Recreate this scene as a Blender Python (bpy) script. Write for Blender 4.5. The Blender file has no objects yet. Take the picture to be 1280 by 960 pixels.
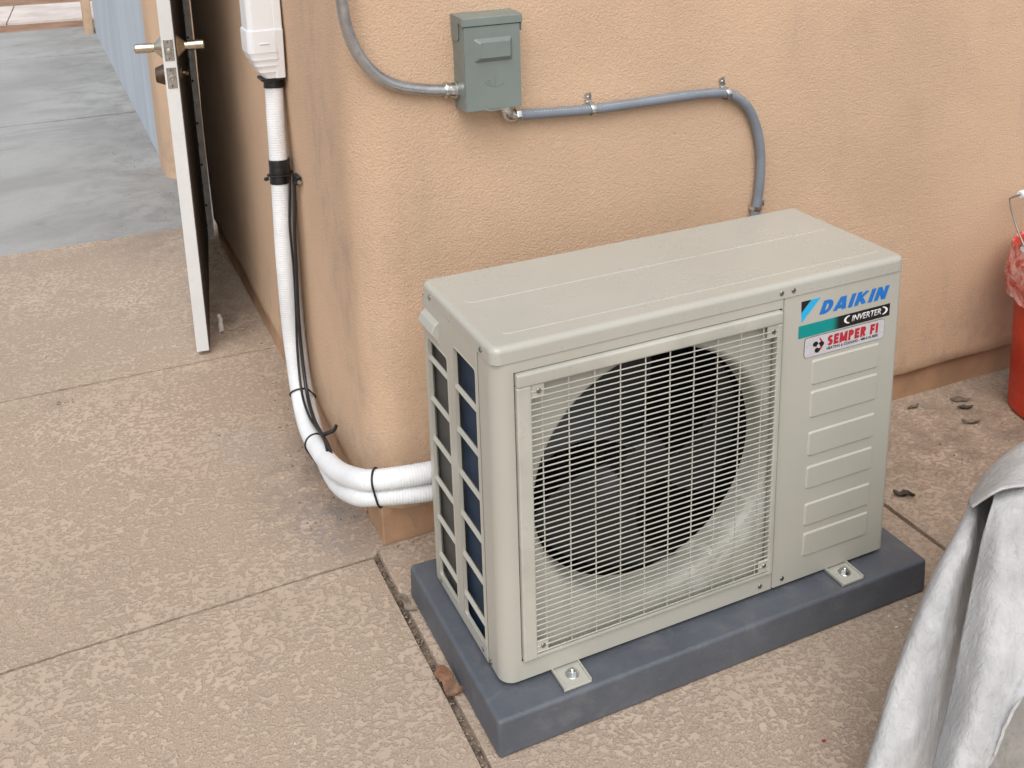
import bpy, bmesh, math, random
from mathutils import Vector, Matrix, noise
R = math.radians
random.seed(7)
scn = bpy.context.scene
col = scn.collection

# ------------------------------------------------------------------ camera
cam_d = bpy.data.cameras.new("camera")
cam = bpy.data.objects.new("camera", cam_d); col.objects.link(cam)
cam.location = (-0.53825, -1.59352, 1.37737)
cam.rotation_euler = (1.3060999, 0.0291413, -0.4214448)
cam_d.sensor_width = 36.0
cam_d.lens = 1305.0827 / 1280 * 36
cam_d.shift_x = (640 - 629.489) / 1280
cam_d.shift_y = (174.694 - 480) / 1280
cam_d.clip_start = 0.02; cam_d.clip_end = 3000
scn.camera = cam

# ------------------------------------------------------------------ world and sun (bright overcast)
SUN_EL, SUN_AZ = 54.0, -156.0          # azimuth from +Y, clockwise; the veiled sun stands high behind the camera
w = bpy.data.worlds.new("World"); scn.world = w; w.use_nodes = True
nt = w.node_tree; nt.nodes.clear()
sky = nt.nodes.new("ShaderNodeTexSky"); sky.sky_type = 'NISHITA'; sky.sun_disc = False
sky.sun_elevation = R(SUN_EL); sky.sun_rotation = R(SUN_AZ)
sky.dust_density = 3.0; sky.air_density = 1.0
hs = nt.nodes.new("ShaderNodeHueSaturation"); hs.inputs['Saturation'].default_value = 0.30
bg = nt.nodes.new("ShaderNodeBackground"); bg.inputs[1].default_value = 0.15
wo = nt.nodes.new("ShaderNodeOutputWorld")
nt.links.new(sky.outputs[0], hs.inputs['Color']); nt.links.new(hs.outputs[0], bg.inputs[0]); nt.links.new(bg.outputs[0], wo.inputs[0])
sl = bpy.data.lights.new("sun", 'SUN'); sl.energy = 1.25; sl.angle = R(55); sl.color = (1.0, 0.97, 0.92)
so = bpy.data.objects.new("sun", sl); col.objects.link(so)
d_ = Vector((math.sin(R(SUN_AZ)) * math.cos(R(SUN_EL)), math.cos(R(SUN_AZ)) * math.cos(R(SUN_EL)), math.sin(R(SUN_EL))))
so.rotation_euler = (-d_).to_track_quat('-Z', 'Y').to_euler(); so.location = (2, -4, 6)
vs = scn.view_settings
vs.view_transform = 'Standard'; vs.look = 'None'; vs.exposure = 0.36; vs.gamma = 1.0; vs.use_curve_mapping = False

# ------------------------------------------------------------------ material helpers
class NT:
    def __init__(s, name):
        s.m = bpy.data.materials.new(name); s.m.use_nodes = True
        s.t = s.m.node_tree; s.t.nodes.clear()
        s.out = s.n("ShaderNodeOutputMaterial"); s.b = s.n("ShaderNodeBsdfPrincipled")
        s.l(s.b.outputs[0], s.out.inputs[0])
        s.geo = s.n("ShaderNodeNewGeometry"); s.pos = s.geo.outputs['Position']
    def n(s, k): return s.t.nodes.new(k)
    def l(s, a, b): s.t.links.new(a, b)
    def setin(s, sock, v):
        if hasattr(v, 'is_linked') or hasattr(v, 'links'): s.l(v, sock)
        else: sock.default_value = v
    def noise(s, scale, detail=3, rough=.5, dist=0, vec=None):
        k = s.n("ShaderNodeTexNoise"); k.inputs['Scale'].default_value = scale; k.inputs['Detail'].default_value = detail
        k.inputs['Roughness'].default_value = rough; k.inputs['Distortion'].default_value = dist
        s.l(vec if vec is not None else s.pos, k.inputs['Vector']); return k.outputs[0]
    def voro(s, scale, feat='F1', vec=None, smooth=None):
        k = s.n("ShaderNodeTexVoronoi"); k.feature = feat; k.inputs['Scale'].default_value = scale
        s.l(vec if vec is not None else s.pos, k.inputs['Vector']); return k.outputs[0]
    def mapping(s, scale, rot=(0, 0, 0), loc=(0, 0, 0)):
        k = s.n("ShaderNodeMapping"); k.inputs['Scale'].default_value = scale; k.inputs['Rotation'].default_value = rot
        k.inputs['Location'].default_value = loc; s.l(s.pos, k.inputs['Vector']); return k.outputs[0]
    def ramp(s, f, a, b, ca=0., cb=1.):
        k = s.n("ShaderNodeMapRange"); s.l(f, k.inputs[0]); k.interpolation_type = 'SMOOTHSTEP'
        for i, v in enumerate((a, b, ca, cb)): k.inputs[i + 1].default_value = v
        return k.outputs[0]
    def math(s, op, a, b=0.):
        k = s.n("ShaderNodeMath"); k.operation = op; s.setin(k.inputs[0], a); s.setin(k.inputs[1], b); return k.outputs[0]
    def mix(s, f, a, b, mode='MIX'):
        k = s.n("ShaderNodeMix"); k.data_type = 'RGBA'; k.blend_type = mode
        s.setin(k.inputs[0], f); s.setin(k.inputs[6], a if not isinstance(a, tuple) else (*a, 1)[:4]); s.setin(k.inputs[7], b if not isinstance(b, tuple) else (*b, 1)[:4])
        return k.outputs[2]
    def bump(s, h, dist, strength=1., normal=None):
        k = s.n("ShaderNodeBump"); k.inputs['Strength'].default_value = strength; k.inputs['Distance'].default_value = dist
        s.l(h, k.inputs['Height'])
        if normal is not None: s.l(normal, k.inputs['Normal'])
        return k.outputs[0]
    def sep(s, i):
        k = s.n("ShaderNodeSeparateXYZ"); s.l(s.pos, k.inputs[0]); return k.outputs[i]
    def fin(s, colr, rough=.6, metal=0., normal=None, spec=.5):
        s.setin(s.b.inputs['Base Color'], colr if not isinstance(colr, tuple) else (*colr, 1)[:4])
        s.setin(s.b.inputs['Roughness'], rough); s.b.inputs['Metallic'].default_value = metal
        s.b.inputs['Specular IOR Level'].default_value = spec
        if normal is not None: s.l(normal, s.b.inputs['Normal'])
        return s.m

def plain(name, c, rough=.5, metal=0., var=.08, vs_=6., bs=0., bd=0., spec=.5, dirt=0., dirtc=(.12, .09, .07)):
    k = NT(name)
    f = k.noise(vs_, 4, .6)
    c2 = tuple(max(0, x * (1 - var * 2)) for x in c); c1 = tuple(min(1, x * (1 + var)) for x in c)
    cc = k.mix(k.ramp(f, .3, .7), c2, c1)
    if dirt:
        g = k.ramp(k.noise(35, 5, .65), .56, .74)
        cc = k.mix(k.math('MULTIPLY', g, dirt), cc, dirtc)
    nrm = k.bump(k.noise(bs, 3, .6), bd) if bs else None
    rr = k.ramp(k.noise(vs_ * 3, 3), .3, .7, max(0, rough - .08), min(1, rough + .08))
    return k.fin(cc, rr, metal, nrm, spec)

M = {}
# --- patio: troweled texture overlay
def patio_mat(name, hi, lo, stain=True):
    k = NT(name)
    warp = k.mapping((1.0, 1.15, 1.0), (0, 0, .25))
    n1 = k.noise(86, 4, .58, .4, warp)
    n2 = k.noise(34, 3, .55, .3)
    h = k.math('ADD', k.math('MULTIPLY', n1, .70), k.math('MULTIPLY', n2, .30))
    dens = k.ramp(k.noise(3.1, 4, .6), .3, .7, -.05, .05)
    h = k.math('ADD', h, dens)
    mask = k.ramp(h, .465, .560)
    edge = k.math('MULTIPLY', k.ramp(h, .470, .495), k.ramp(h, .525, .500))
    grit = k.noise(330, 3, .7)
    wear = k.ramp(k.noise(2.6, 5, .65, .6, k.mapping((1, 1, 1), (0, 0, .6), (11, 2, 0))), .34, .66, .5, 1.)
    c = k.mix(k.math('MULTIPLY', mask, wear), k.mix(k.ramp(grit, .38, .62), tuple(x * .74 for x in lo), tuple(x * 1.15 for x in lo)), hi)
    c = k.mix(k.math('MULTIPLY', k.math('MULTIPLY', edge, wear), .42), c, tuple(x * .56 for x in lo))
    film = k.ramp(k.noise(7, 6, .7, .8), .50, .72)
    c = k.mix(k.math('MULTIPLY', film, .28), c, tuple(x * .70 for x in lo))
    big = k.ramp(k.noise(1.6, 5, .6), .32, .72)
    c = k.mix(k.math('MULTIPLY', big, .30), c, tuple(x * .72 for x in lo))
    pale = k.ramp(k.noise(5.5, 4, .6, 0, k.mapping((1, 1, 1), (0, 0, 0), (7, 3, 0))), .62, .78)
    c = k.mix(k.math('MULTIPLY', pale, .35), c, tuple(min(1, x * 1.12) for x in hi))
    if stain:
        # grime collected along the foot of the wall corner, soft irregular patches
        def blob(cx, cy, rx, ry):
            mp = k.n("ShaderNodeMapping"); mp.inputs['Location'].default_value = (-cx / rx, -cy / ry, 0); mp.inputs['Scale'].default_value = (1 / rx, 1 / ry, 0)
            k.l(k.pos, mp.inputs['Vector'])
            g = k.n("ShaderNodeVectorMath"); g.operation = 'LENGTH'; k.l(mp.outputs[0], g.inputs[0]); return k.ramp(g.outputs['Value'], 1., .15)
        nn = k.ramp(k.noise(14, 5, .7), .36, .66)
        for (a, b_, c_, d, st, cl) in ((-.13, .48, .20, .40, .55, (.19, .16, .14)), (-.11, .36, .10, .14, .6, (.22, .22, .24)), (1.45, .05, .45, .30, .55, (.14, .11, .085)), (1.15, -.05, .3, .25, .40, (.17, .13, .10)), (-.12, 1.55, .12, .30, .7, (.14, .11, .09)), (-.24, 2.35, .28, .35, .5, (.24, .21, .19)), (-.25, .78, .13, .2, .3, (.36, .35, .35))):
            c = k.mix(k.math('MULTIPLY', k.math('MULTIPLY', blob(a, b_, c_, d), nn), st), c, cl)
    spk = k.ramp(k.voro(26), .035, .02)
    c = k.mix(k.math('MULTIPLY', spk, .45), c, (.10, .075, .06))
    hh = k.math('ADD', k.math('MULTIPLY', mask, 1.0), k.math('MULTIPLY', grit, .35))
    return k.fin(c, k.ramp(mask, 0, 1, .85, .66), 0, k.bump(hh, .0013, .75), .35)
M['patio'] = patio_mat('patio_overlay', (.520, .416, .326), (.408, .318, .246))

def stucco_mat(name, c, stain=True):
    k = NT(name)
    a = k.noise(215, 5, .72); g = k.voro(225); f = k.noise(60, 4, .62)
    h = k.math('ADD', k.math('ADD', k.math('MULTIPLY', a, 1.1), k.math('MULTIPLY', g, -.55)), k.math('MULTIPLY', f, .7))
    big = k.ramp(k.noise(2.1, 4, .55), .3, .7)
    cc = k.mix(big, tuple(x * .92 for x in c), tuple(x * 1.05 for x in c))
    cc = k.mix(k.ramp(a, .35, .62, .16, 0), cc, tuple(x * .62 for x in c))
    st = k.ramp(k.noise(7, 5, .65, .3, k.mapping((1, 1, .22))), .55, .76)
    cc = k.mix(k.math('MULTIPLY', st, .20), cc, (.30, .26, .23))
    sm = k.ramp(k.noise(3.4, 6, .7, .9, k.mapping((1, 1, .8), (0, 0, 0), (2, 8, 5))), .54, .74)
    cc = k.mix(k.math('MULTIPLY', sm, .22), cc, tuple(x * .66 for x in c))
    if stain:
        # grey rub marks along the round corner beside the white pipes
        yy = k.sep(1); zz = k.sep(2)
        line = k.math('SUBTRACT', yy, k.math('ADD', k.math('MULTIPLY', zz, .20), .255))
        line = k.math('ADD', line, k.ramp(k.noise(5, 4), .2, .8, -.09, .09))
        band = k.math('MULTIPLY', k.ramp(line, -.12, .02), k.ramp(line, .20, .03))
        side = k.ramp(k.sep(0), .10, .02)
        gn = k.ramp(k.noise(22, 6, .72, .3, k.mapping((1, 1, .55))), .36, .70)
        cc = k.mix(k.math('MULTIPLY', k.math('MULTIPLY', band, side), k.math('MULTIPLY', gn, .27)), cc, (.19, .172, .165))
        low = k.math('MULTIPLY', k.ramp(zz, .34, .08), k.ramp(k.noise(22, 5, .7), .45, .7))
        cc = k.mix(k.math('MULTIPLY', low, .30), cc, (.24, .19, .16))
    return k.fin(cc, .88, 0, k.bump(h, .0017, .95), .25)
M['stucco'] = stucco_mat('tan_stucco', (.605, .425, .290))
M['foundation'] = plain('painted_foundation', (.46, .285, .175), .85, 0, .14, 5, 160, .001, .3, .35, (.14, .10, .07))
def concrete():
    k = NT('grey_concrete')
    big = k.ramp(k.noise(1.3, 6, .62, .5, k.mapping((.8, 1.0, 1))), .34, .66)
    c = k.mix(big, (.288, .289, .282), (.368, .371, .362))
    st = k.ramp(k.noise(3.2, 6, .7, .6, k.mapping((.8, 1.2, 1), (0, 0, .1), (3, 9, 0))), .54, .70)
    c = k.mix(k.math('MULTIPLY', st, .40), c, (.18, .18, .176))
    fine = k.ramp(k.noise(60, 5, .7), .4, .75)
    c = k.mix(k.math('MULTIPLY', fine, .22), c, (.24, .235, .225))
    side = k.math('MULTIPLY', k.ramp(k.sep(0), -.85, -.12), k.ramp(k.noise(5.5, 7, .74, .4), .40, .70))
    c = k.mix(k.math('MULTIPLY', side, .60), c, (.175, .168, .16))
    return k.fin(c, .8, 0, k.bump(k.noise(220, 4), .0008), .35)
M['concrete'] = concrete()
M['sidewalk'] = plain('pale_sidewalk_concrete', (.62, .555, .52), .85, 0, .08, 3, 150, .001)
def dirt():
    k = NT('reddish_dirt')
    c = k.mix(k.ramp(k.noise(3, 6, .7), .3, .7), (.26, .155, .10), (.40, .255, .18))
    c = k.mix(k.ramp(k.voro(30), .1, .02), c, (.15, .10, .075))
    return k.fin(c, .95, 0, k.bump(k.noise(30, 6, .7), .02), .2)
M['dirt'] = dirt()
M['joint'] = plain('joint_soil', (.19, .148, .115), .95, 0, .3, 60, 200, .004, .2)
def blue_mat():
    k = NT('blue_grey_paint')
    st = k.ramp(k.noise(2.2, 5, .6, .8, k.mapping((1, 1.1, .35))), .34, .68)
    c = k.mix(st, (.43, .475, .53), (.50, .545, .595))
    drip = k.ramp(k.noise(5, 5, .65, .5, k.mapping((1, 1.5, .16), (0, 0, 0), (0, 5, 0))), .56, .74)
    c = k.mix(k.math('MULTIPLY', drip, .35), c, (.66, .69, .72))
    return k.fin(c, .75, 0, k.bump(k.noise(180, 3), .0008), .3)
M['blue'] = blue_mat()
M['door'] = plain('white_door_paint', (.68, .695, .70), .5, 0, .04, 4, 90, .0003, .4, .10)
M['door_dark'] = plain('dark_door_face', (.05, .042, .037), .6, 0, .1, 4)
M['brass'] = plain('aged_nickel', (.60, .55, .44), .25, 1., .1, 40)
M['steel'] = plain('bright_zinc', (.66, .67, .66), .28, 1., .12, 60)
M['plate'] = plain('latch_plate_steel', (.46, .45, .42), .38, 1., .12, 60)
M['bronze'] = plain('dark_bronze', (.13, .095, .07), .42, .8, .15, 30)
M['hinge'] = plain('pale_hinge', (.55, .54, .51), .5, .2, .1, 30)
M['black'] = plain('black_plastic', (.012, .012, .013), .45, 0, .1, 20)
M['tape'] = plain('black_tape', (.010, .010, .011), .36, 0, .1, 30, 120, .0006)
def cab_mat(name, c, rough, run):
    k = NT(name)
    cc = k.mix(k.ramp(k.noise(3, 5, .6), .3, .7), tuple(x * .95 for x in c), tuple(x * 1.03 for x in c))
    if run: d = k.ramp(k.noise(13, 6, .7, .3, k.mapping((1.5, 1.5, .14))), .54, .76)
    else: d = k.ramp(k.noise(4, 5, .6, .4), .40, .80)
    cc = k.mix(k.math('MULTIPLY', d, .05), cc, (.29, .27, .225))
    sp_ = k.ramp(k.noise(30, 5, .65), .50, .85)
    cc = k.mix(k.math('MULTIPLY', sp_, .06), cc, (.27, .25, .21))
    rr = k.ramp(k.noise(10, 5, .7), .3, .7, rough - .02, rough + .05)
    h = k.math('ADD', k.math('MULTIPLY', k.noise(5, 2, .5), 1.), k.math('MULTIPLY', k.noise(420, 2, .6), .05))
    return k.fin(cc, rr, 0, k.bump(h, .0016, .5), .55)
M['cab'] = cab_mat('ivory_cabinet_paint', (.425, .415, .362), .30, True)
M['cab_top'] = cab_mat('ivory_lid_paint', (.415, .408, .362), .28, False)
M['grille'] = plain('ivory_grille_plastic', (.43, .422, .37), .34, 0, .06, 8)
def orifice():
    k = NT('orifice_plate_paint')
    c = k.mix(k.ramp(k.noise(6, 4), .3, .7), (.38, .372, .325), (.46, .452, .395))
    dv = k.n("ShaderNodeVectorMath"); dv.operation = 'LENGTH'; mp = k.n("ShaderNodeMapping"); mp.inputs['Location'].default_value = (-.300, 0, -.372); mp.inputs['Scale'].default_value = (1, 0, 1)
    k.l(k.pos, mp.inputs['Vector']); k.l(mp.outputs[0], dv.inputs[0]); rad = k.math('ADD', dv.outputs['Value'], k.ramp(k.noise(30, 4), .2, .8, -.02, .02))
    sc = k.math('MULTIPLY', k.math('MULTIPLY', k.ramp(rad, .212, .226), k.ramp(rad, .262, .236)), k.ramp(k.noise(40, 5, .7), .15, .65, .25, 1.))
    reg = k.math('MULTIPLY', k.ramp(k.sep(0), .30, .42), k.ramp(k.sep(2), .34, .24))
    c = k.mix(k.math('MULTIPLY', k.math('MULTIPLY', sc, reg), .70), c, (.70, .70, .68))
    return k.fin(c, .5)
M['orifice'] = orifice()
M['fan'] = plain('grey_fan_plastic', (.018, .020, .022), .45, 0, .08, 10)
M['inside'] = plain('dark_interior', (.012, .012, .012), .8, 0, .2, 10)
def coil(name, c, cdark):
    k = NT(name)
    wv = k.n("ShaderNodeTexWave"); wv.bands_direction = 'Y'; wv.inputs['Scale'].default_value = 150; wv.inputs['Distortion'].default_value = .4
    k.l(k.pos, wv.inputs['Vector'])
    c_ = k.mix(k.ramp(wv.outputs['Fac'], .2, .8), cdark, c)
    c_ = k.mix(k.ramp(k.noise(12, 4), .35, .7, 0, .5), c_, cdark)
    return k.fin(c_, .45, .3, k.bump(wv.outputs['Fac'], .001), .5)
M['coil_blue'] = coil('blue_coil_fins', (.016, .062, .135), (.007, .022, .050))
M['coil_grey'] = coil('grey_coil_end', (.12, .12, .112), (.085, .085, .08))
M['screw'] = plain('small_screw_steel', (.40, .39, .36), .35, 1., .2, 90)
M['screw_dark'] = plain('dark_screw_slot', (.03, .028, .025), .5, .3, .1, 90)
def pad_mat():
    k = NT('slate_plastic_pad')
    c = k.mix(k.ramp(k.noise(6, 5, .65), .3, .7), (.070, .080, .098), (.098, .109, .128))
    dust = k.ramp(k.noise(16, 6, .72, .5), .48, .74)
    c = k.mix(k.math('MULTIPLY', dust, .30), c, (.21, .20, .185))
    sc = k.ramp(k.noise(60, 4, .7, 1.5, k.mapping((.5, 1.6, 1))), .62, .70)
    c = k.mix(k.math('MULTIPLY', sc, .25), c, (.22, .225, .23))
    return k.fin(c, k.ramp(dust, 0, 1, .46, .75), 0, k.bump(k.noise(130, 4, .6), .0008), .5)
M['pad'] = pad_mat()
M['box'] = plain('grey_green_enamel', (.180, .212, .197), .42, 0, .04, 9, 300, .0001)
M['emt'] = plain('galvanised_conduit', (.47, .48, .49), .33, .9, .08, 25)
M['flex'] = plain('grey_vinyl_conduit', (.20, .225, .26), .40, 0, .06, 20)
M['ink'] = plain('white_print', (.75, .75, .74), .6, 0, .02, 9)
M['duct'] = plain('white_duct_plastic', (.75, .77, .79), .38, 0, .025, 5, 0, 0, .5, .04, (.5, .45, .4))
M['pipe'] = plain('white_pipe_insulation', (.73, .75, .765), .68, 0, .05, 9, 60, .0012, .3, .16, (.52, .48, .42))
M['cable'] = plain('black_cable_jacket', (.014, .014, .016), .4, 0, .1, 20)
M['red'] = plain('orange_red_bucket', (.56, .045, .018), .42, 0, .10, 8, 0, 0, .5, .18, (.18, .02, .012))
def bag():
    k = NT('clear_red_bag_film')
    c = k.mix(k.ramp(k.noise(22, 5, .7, 1.2), .42, .62), (.55, .06, .05), (.72, .40, .38))
    k.fin(c, .22, 0, k.bump(k.noise(40, 4, .6, 1.5), .006), .6); return k.m
M['bag'] = bag()
def fill():
    k = NT('bucket_rubbish'); c = k.mix(k.ramp(k.voro(30), .1, .6), (.70, .66, .66), (.30, .42, .44)); return k.fin(c, .5, 0, k.bump(k.noise(45, 4), .01))
M['fill'] = fill()
M['wire'] = plain('bare_wire', (.30, .26, .23), .4, .9, .1, 60)
def cloth(name, a, b):
    k = NT(name)
    c = k.mix(k.ramp(k.noise(9, 5, .6), .3, .72), a, b)
    c = k.mix(k.math('MULTIPLY', k.ramp(k.noise(70, 5, .7), .52, .72), .28), c, tuple(x * .62 for x in a))
    sm = k.ramp(k.noise(16, 5, .65, .6, k.mapping((1, 1, .45), (0, 0, 0), (4, 1, 2))), .56, .74)
    c = k.mix(k.math('MULTIPLY', sm, .42), c, tuple(x * .70 for x in a))
    pale = k.ramp(k.noise(24, 6, .7, .5, k.mapping((1, 1, .3), (0, 0, 0), (9, 4, 2))), .52, .68)
    c = k.mix(k.math('MULTIPLY', pale, .35), c, tuple(min(1, x * 1.18) for x in b))
    spk = k.ramp(k.voro(60), .05, .03); c = k.mix(k.math('MULTIPLY', spk, .5), c, (.12, .11, .10))
    wr = k.n("ShaderNodeMath"); wr.operation = 'ABSOLUTE'; k.l(k.math('SUBTRACT', k.noise(26, 3, .55, 1.2, k.mapping((1.8, 1.8, .8))), .5), wr.inputs[0])
    h = k.math('ADD', k.math('ADD', k.noise(34, 4, .6, .8, k.mapping((1.6, 1.6, .7))), k.math('MULTIPLY', k.ramp(wr.outputs[0], .0, .10), .10)), k.math('MULTIPLY', k.noise(800, 2), .08))
    return k.fin(c, .85, 0, k.bump(h, .0055, .7), .2)
M['cloth'] = cloth('white_canvas', (.385, .385, .387), (.49, .49, .49))
M['greycloth'] = cloth('dingy_grey_fabric', (.20, .19, .175), (.34, .325, .30))
M['leaf'] = plain('dry_brown_leaf', (.20, .105, .06), .6, 0, .25, 40, 120, .002)
M['leaf_dark'] = plain('dark_dead_leaf', (.065, .048, .035), .7, 0, .3, 40)
M['leaf_mid'] = plain('faded_leaf', (.20, .16, .12), .7, 0, .25, 40)
M['chip'] = plain('plaster_chip', (.62, .58, .53), .8, 0, .15, 60)
M['pebble'] = plain('brown_grit', (.30, .235, .185), .9, 0, .35, 80)
M['red_spot'] = plain('red_scrap', (.30, .01, .01), .5)

# ------------------------------------------------------------------ mesh helpers
def wloc(o):
    v = Vector((0, 0, 0))
    while o is not None: v += o.location; o = o.parent
    return v
def obj(name, bm, mat, parent=None, smooth=35, label=None, cat=None, group=None, kind=None):
    """link one bmesh (world coordinates) as one mesh object"""
    me = bpy.data.meshes.new(name)
    if parent is not None: off = wloc(parent)
    else:
        xs = [v.co for v in bm.verts]
        off = Vector((sum((min(p[i] for p in xs), max(p[i] for p in xs))) / 2 if i < 2 else min(p[2] for p in xs) for i in range(3)))
    bmesh.ops.translate(bm, verts=bm.verts, vec=-off)
    bmesh.ops.recalc_face_normals(bm, faces=bm.faces)
    if smooth:
        for f in bm.faces: f.smooth = True
    bm.to_mesh(me); bm.free()
    if smooth: me.set_sharp_from_angle(angle=R(smooth))
    for m_ in (mat if isinstance(mat, (list, tuple)) else [mat]): me.materials.append(M[m_])
    o = bpy.data.objects.new(name, me); col.objects.link(o)
    if parent is not None: o.parent = parent
    else: o.location = off
    if smooth and len(me.vertices) < 4000:
        wn = o.modifiers.new('normals', 'WEIGHTED_NORMAL'); wn.keep_sharp = True; wn.weight = 80
    tag(o, label, cat, group, kind); return o
def tag(o, label=None, cat=None, group=None, kind=None):
    if label: o['label'] = label
    if cat: o['category'] = cat
    if group: o['group'] = group
    if kind: o['kind'] = kind
    return o
def thing(name, loc, label, cat, group=None):
    o = bpy.data.objects.new(name, None); col.objects.link(o); o.location = loc; o.empty_display_size = .05
    return tag(o, label, cat, group)
def struct(name, loc=(0, 0, 0)):
    o = bpy.data.objects.new(name, None); col.objects.link(o); o.location = loc; o['kind'] = 'structure'; return o
def put(name, me, parent, loc, rot=(0, 0, 0), scale=None):
    o = bpy.data.objects.new(name, me); col.objects.link(o); o.parent = parent
    o.location = Vector(loc) - wloc(parent); o.rotation_euler = rot
    if scale: o.scale = scale
    return o
def mesh_only(bm, name, mat, smooth=35):
    bmesh.ops.recalc_face_normals(bm, faces=bm.faces)
    me = bpy.data.meshes.new(name)
    for f in bm.faces: f.smooth = True
    bm.to_mesh(me); bm.free(); me.set_sharp_from_angle(angle=R(smooth)); me.materials.append(M[mat]); return me
def nb(): return bmesh.new()
def box(bm, x0, x1, y0, y1, z0, z1, bev=0., seg=2, mx=None):
    g = bmesh.ops.create_cube(bm, size=1)['verts']
    for v in g: v.co = Vector(((x0 + x1) / 2 + v.co.x * (x1 - x0), (y0 + y1) / 2 + v.co.y * (y1 - y0), (z0 + z1) / 2 + v.co.z * (z1 - z0)))
    if bev:
        es = list({e for v in g for e in v.link_edges})
        r = bmesh.ops.bevel(bm, geom=es, offset=bev, segments=seg, affect='EDGES', profile=.5)
        g = list({v for f in r['faces'] for v in f.verts} | {v for v in g if v.is_valid})
    if mx is not None: bmesh.ops.transform(bm, matrix=mx, verts=g)
    return g
def frame_mx(o, x, y, z):
    m = Matrix.Identity(4)
    for i, a in enumerate((x, y, z)):
        for j in range(3): m[j][i] = a[j]
    for j in range(3): m[j][3] = o[j]
    return m
def axis_mx(o, zdir, xhint=(1, 0, 0)):
    z = Vector(zdir).normalized(); x = Vector(xhint)
    if abs(z.dot(x)) > .95: x = Vector((0, 1, 0))
    x = (x - z * x.dot(z)).normalized(); return frame_mx(o, x, z.cross(x), z)
def lathe(bm, prof, mx=None, seg=24, a0=0., a1=2 * math.pi):
    """prof: list of (r, h) along local Z"""
    full = abs(a1 - a0 - 2 * math.pi) < 1e-6; n = seg if full else seg + 1; rings = []
    for r, h in prof:
        if r < 1e-7: rings.append([bm.verts.new((0, 0, h))] * n)
        else: rings.append([bm.verts.new((r * math.cos(a0 + (a1 - a0) * i / seg), r * math.sin(a0 + (a1 - a0) * i / seg), h)) for i in range(n)])
    for A, B in zip(rings, rings[1:]):
        for i in range(seg):
            j = (i + 1) % n; q = []
            for v in (A[i], A[j], B[j], B[i]):
                if v not in q: q.append(v)
            if len(q) > 2:
                try: bm.faces.new(q)
                except ValueError: pass
    vs_ = list({v for r in rings for v in r})
    if mx is not None: bmesh.ops.transform(bm, matrix=mx, verts=vs_)
    return vs_
def cyl(bm, o, d, r, h, seg=16, bev=0.):
    b = min(bev, h * .45)
    prof = [(0, 0), (r - b, 0), (r, b), (r, h - b), (r - b, h), (0, h)] if b else [(0, 0), (r, 0), (r, h), (0, h)]
    return lathe(bm, prof, axis_mx(o, d), seg)
def prism(bm, pts, mx, d):
    """closed 2D outline in local XY extruded to local Z = d"""
    a = [bm.verts.new(mx @ Vector((x, y, 0))) for x, y in pts]; b = [bm.verts.new(mx @ Vector((x, y, d))) for x, y in pts]
    bm.faces.new(a); bm.faces.new(b[::-1])
    for i in range(len(a)):
        j = (i + 1) % len(a); bm.faces.new((a[i], b[i], b[j], a[j]))
    return a + b
def catmull(P, n=8, closed=False):
    P = [Vector(p) for p in P]; out = []; N = len(P)
    for i in range(N if closed else N - 1):
        p1, p2 = P[i], P[(i + 1) % N]
        p0 = P[i - 1] if (i or closed) else p1 * 2 - p2
        p3 = P[(i + 2) % N] if (closed or i + 2 < N) else p2 * 2 - p1
        for k in range(n):
            t = k / n; out.append(.5 * ((2 * p1) + (p2 - p0) * t + (2 * p0 - 5 * p1 + 4 * p2 - p3) * t * t + (3 * p1 - p0 - 3 * p2 + p3) * t ** 3))
    if not closed: out.append(P[-1])
    return out
def resample(pts, step):
    L = [0.]
    for a, b in zip(pts, pts[1:]): L.append(L[-1] + (b - a).length)
    n = max(2, int(L[-1] / step)); out = []; k = 0
    for i in range(n + 1):
        s = L[-1] * i / n
        while k < len(L) - 2 and L[k + 1] < s: k += 1
        t = (s - L[k]) / max(1e-9, L[k + 1] - L[k]); out.append(pts[k].lerp(pts[k + 1], t))
    return out
def frames(pts, closed=False):
    N = len(pts); T = []
    for i in range(N):
        a = pts[(i - 1) % N if closed else max(0, i - 1)]; b = pts[(i + 1) % N if closed else min(N - 1, i + 1)]
        T.append((b - a).normalized())
    n = Vector((0, 0, 1)) if abs(T[0].z) < .9 else Vector((1, 0, 0)); n = (n - T[0] * n.dot(T[0])).normalized(); F = []
    for t in T:
        n = (n - t * n.dot(t)).normalized(); F.append((t, n, t.cross(n)))
    return F
def tube(bm, pts, r, seg=14, closed=False, caps=True, flat=1.):
    pts = [Vector(p) for p in pts]; F = frames(pts, closed); rings = []
    for i, (p, (t, n, b)) in enumerate(zip(pts, F)):
        rr = r(i) if callable(r) else r
        rings.append([bm.verts.new(p + n * (math.cos(2 * math.pi * k / seg) * rr * flat) + b * (math.sin(2 * math.pi * k / seg) * rr)) for k in range(seg)])
    M_ = len(rings)
    for i in range(M_ if closed else M_ - 1):
        A, B = rings[i], rings[(i + 1) % M_]
        for k in range(seg): bm.faces.new((A[k], A[(k + 1) % seg], B[(k + 1) % seg], B[k]))
    if caps and not closed: bm.faces.new(rings[0][::-1]); bm.faces.new(rings[-1])
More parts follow.
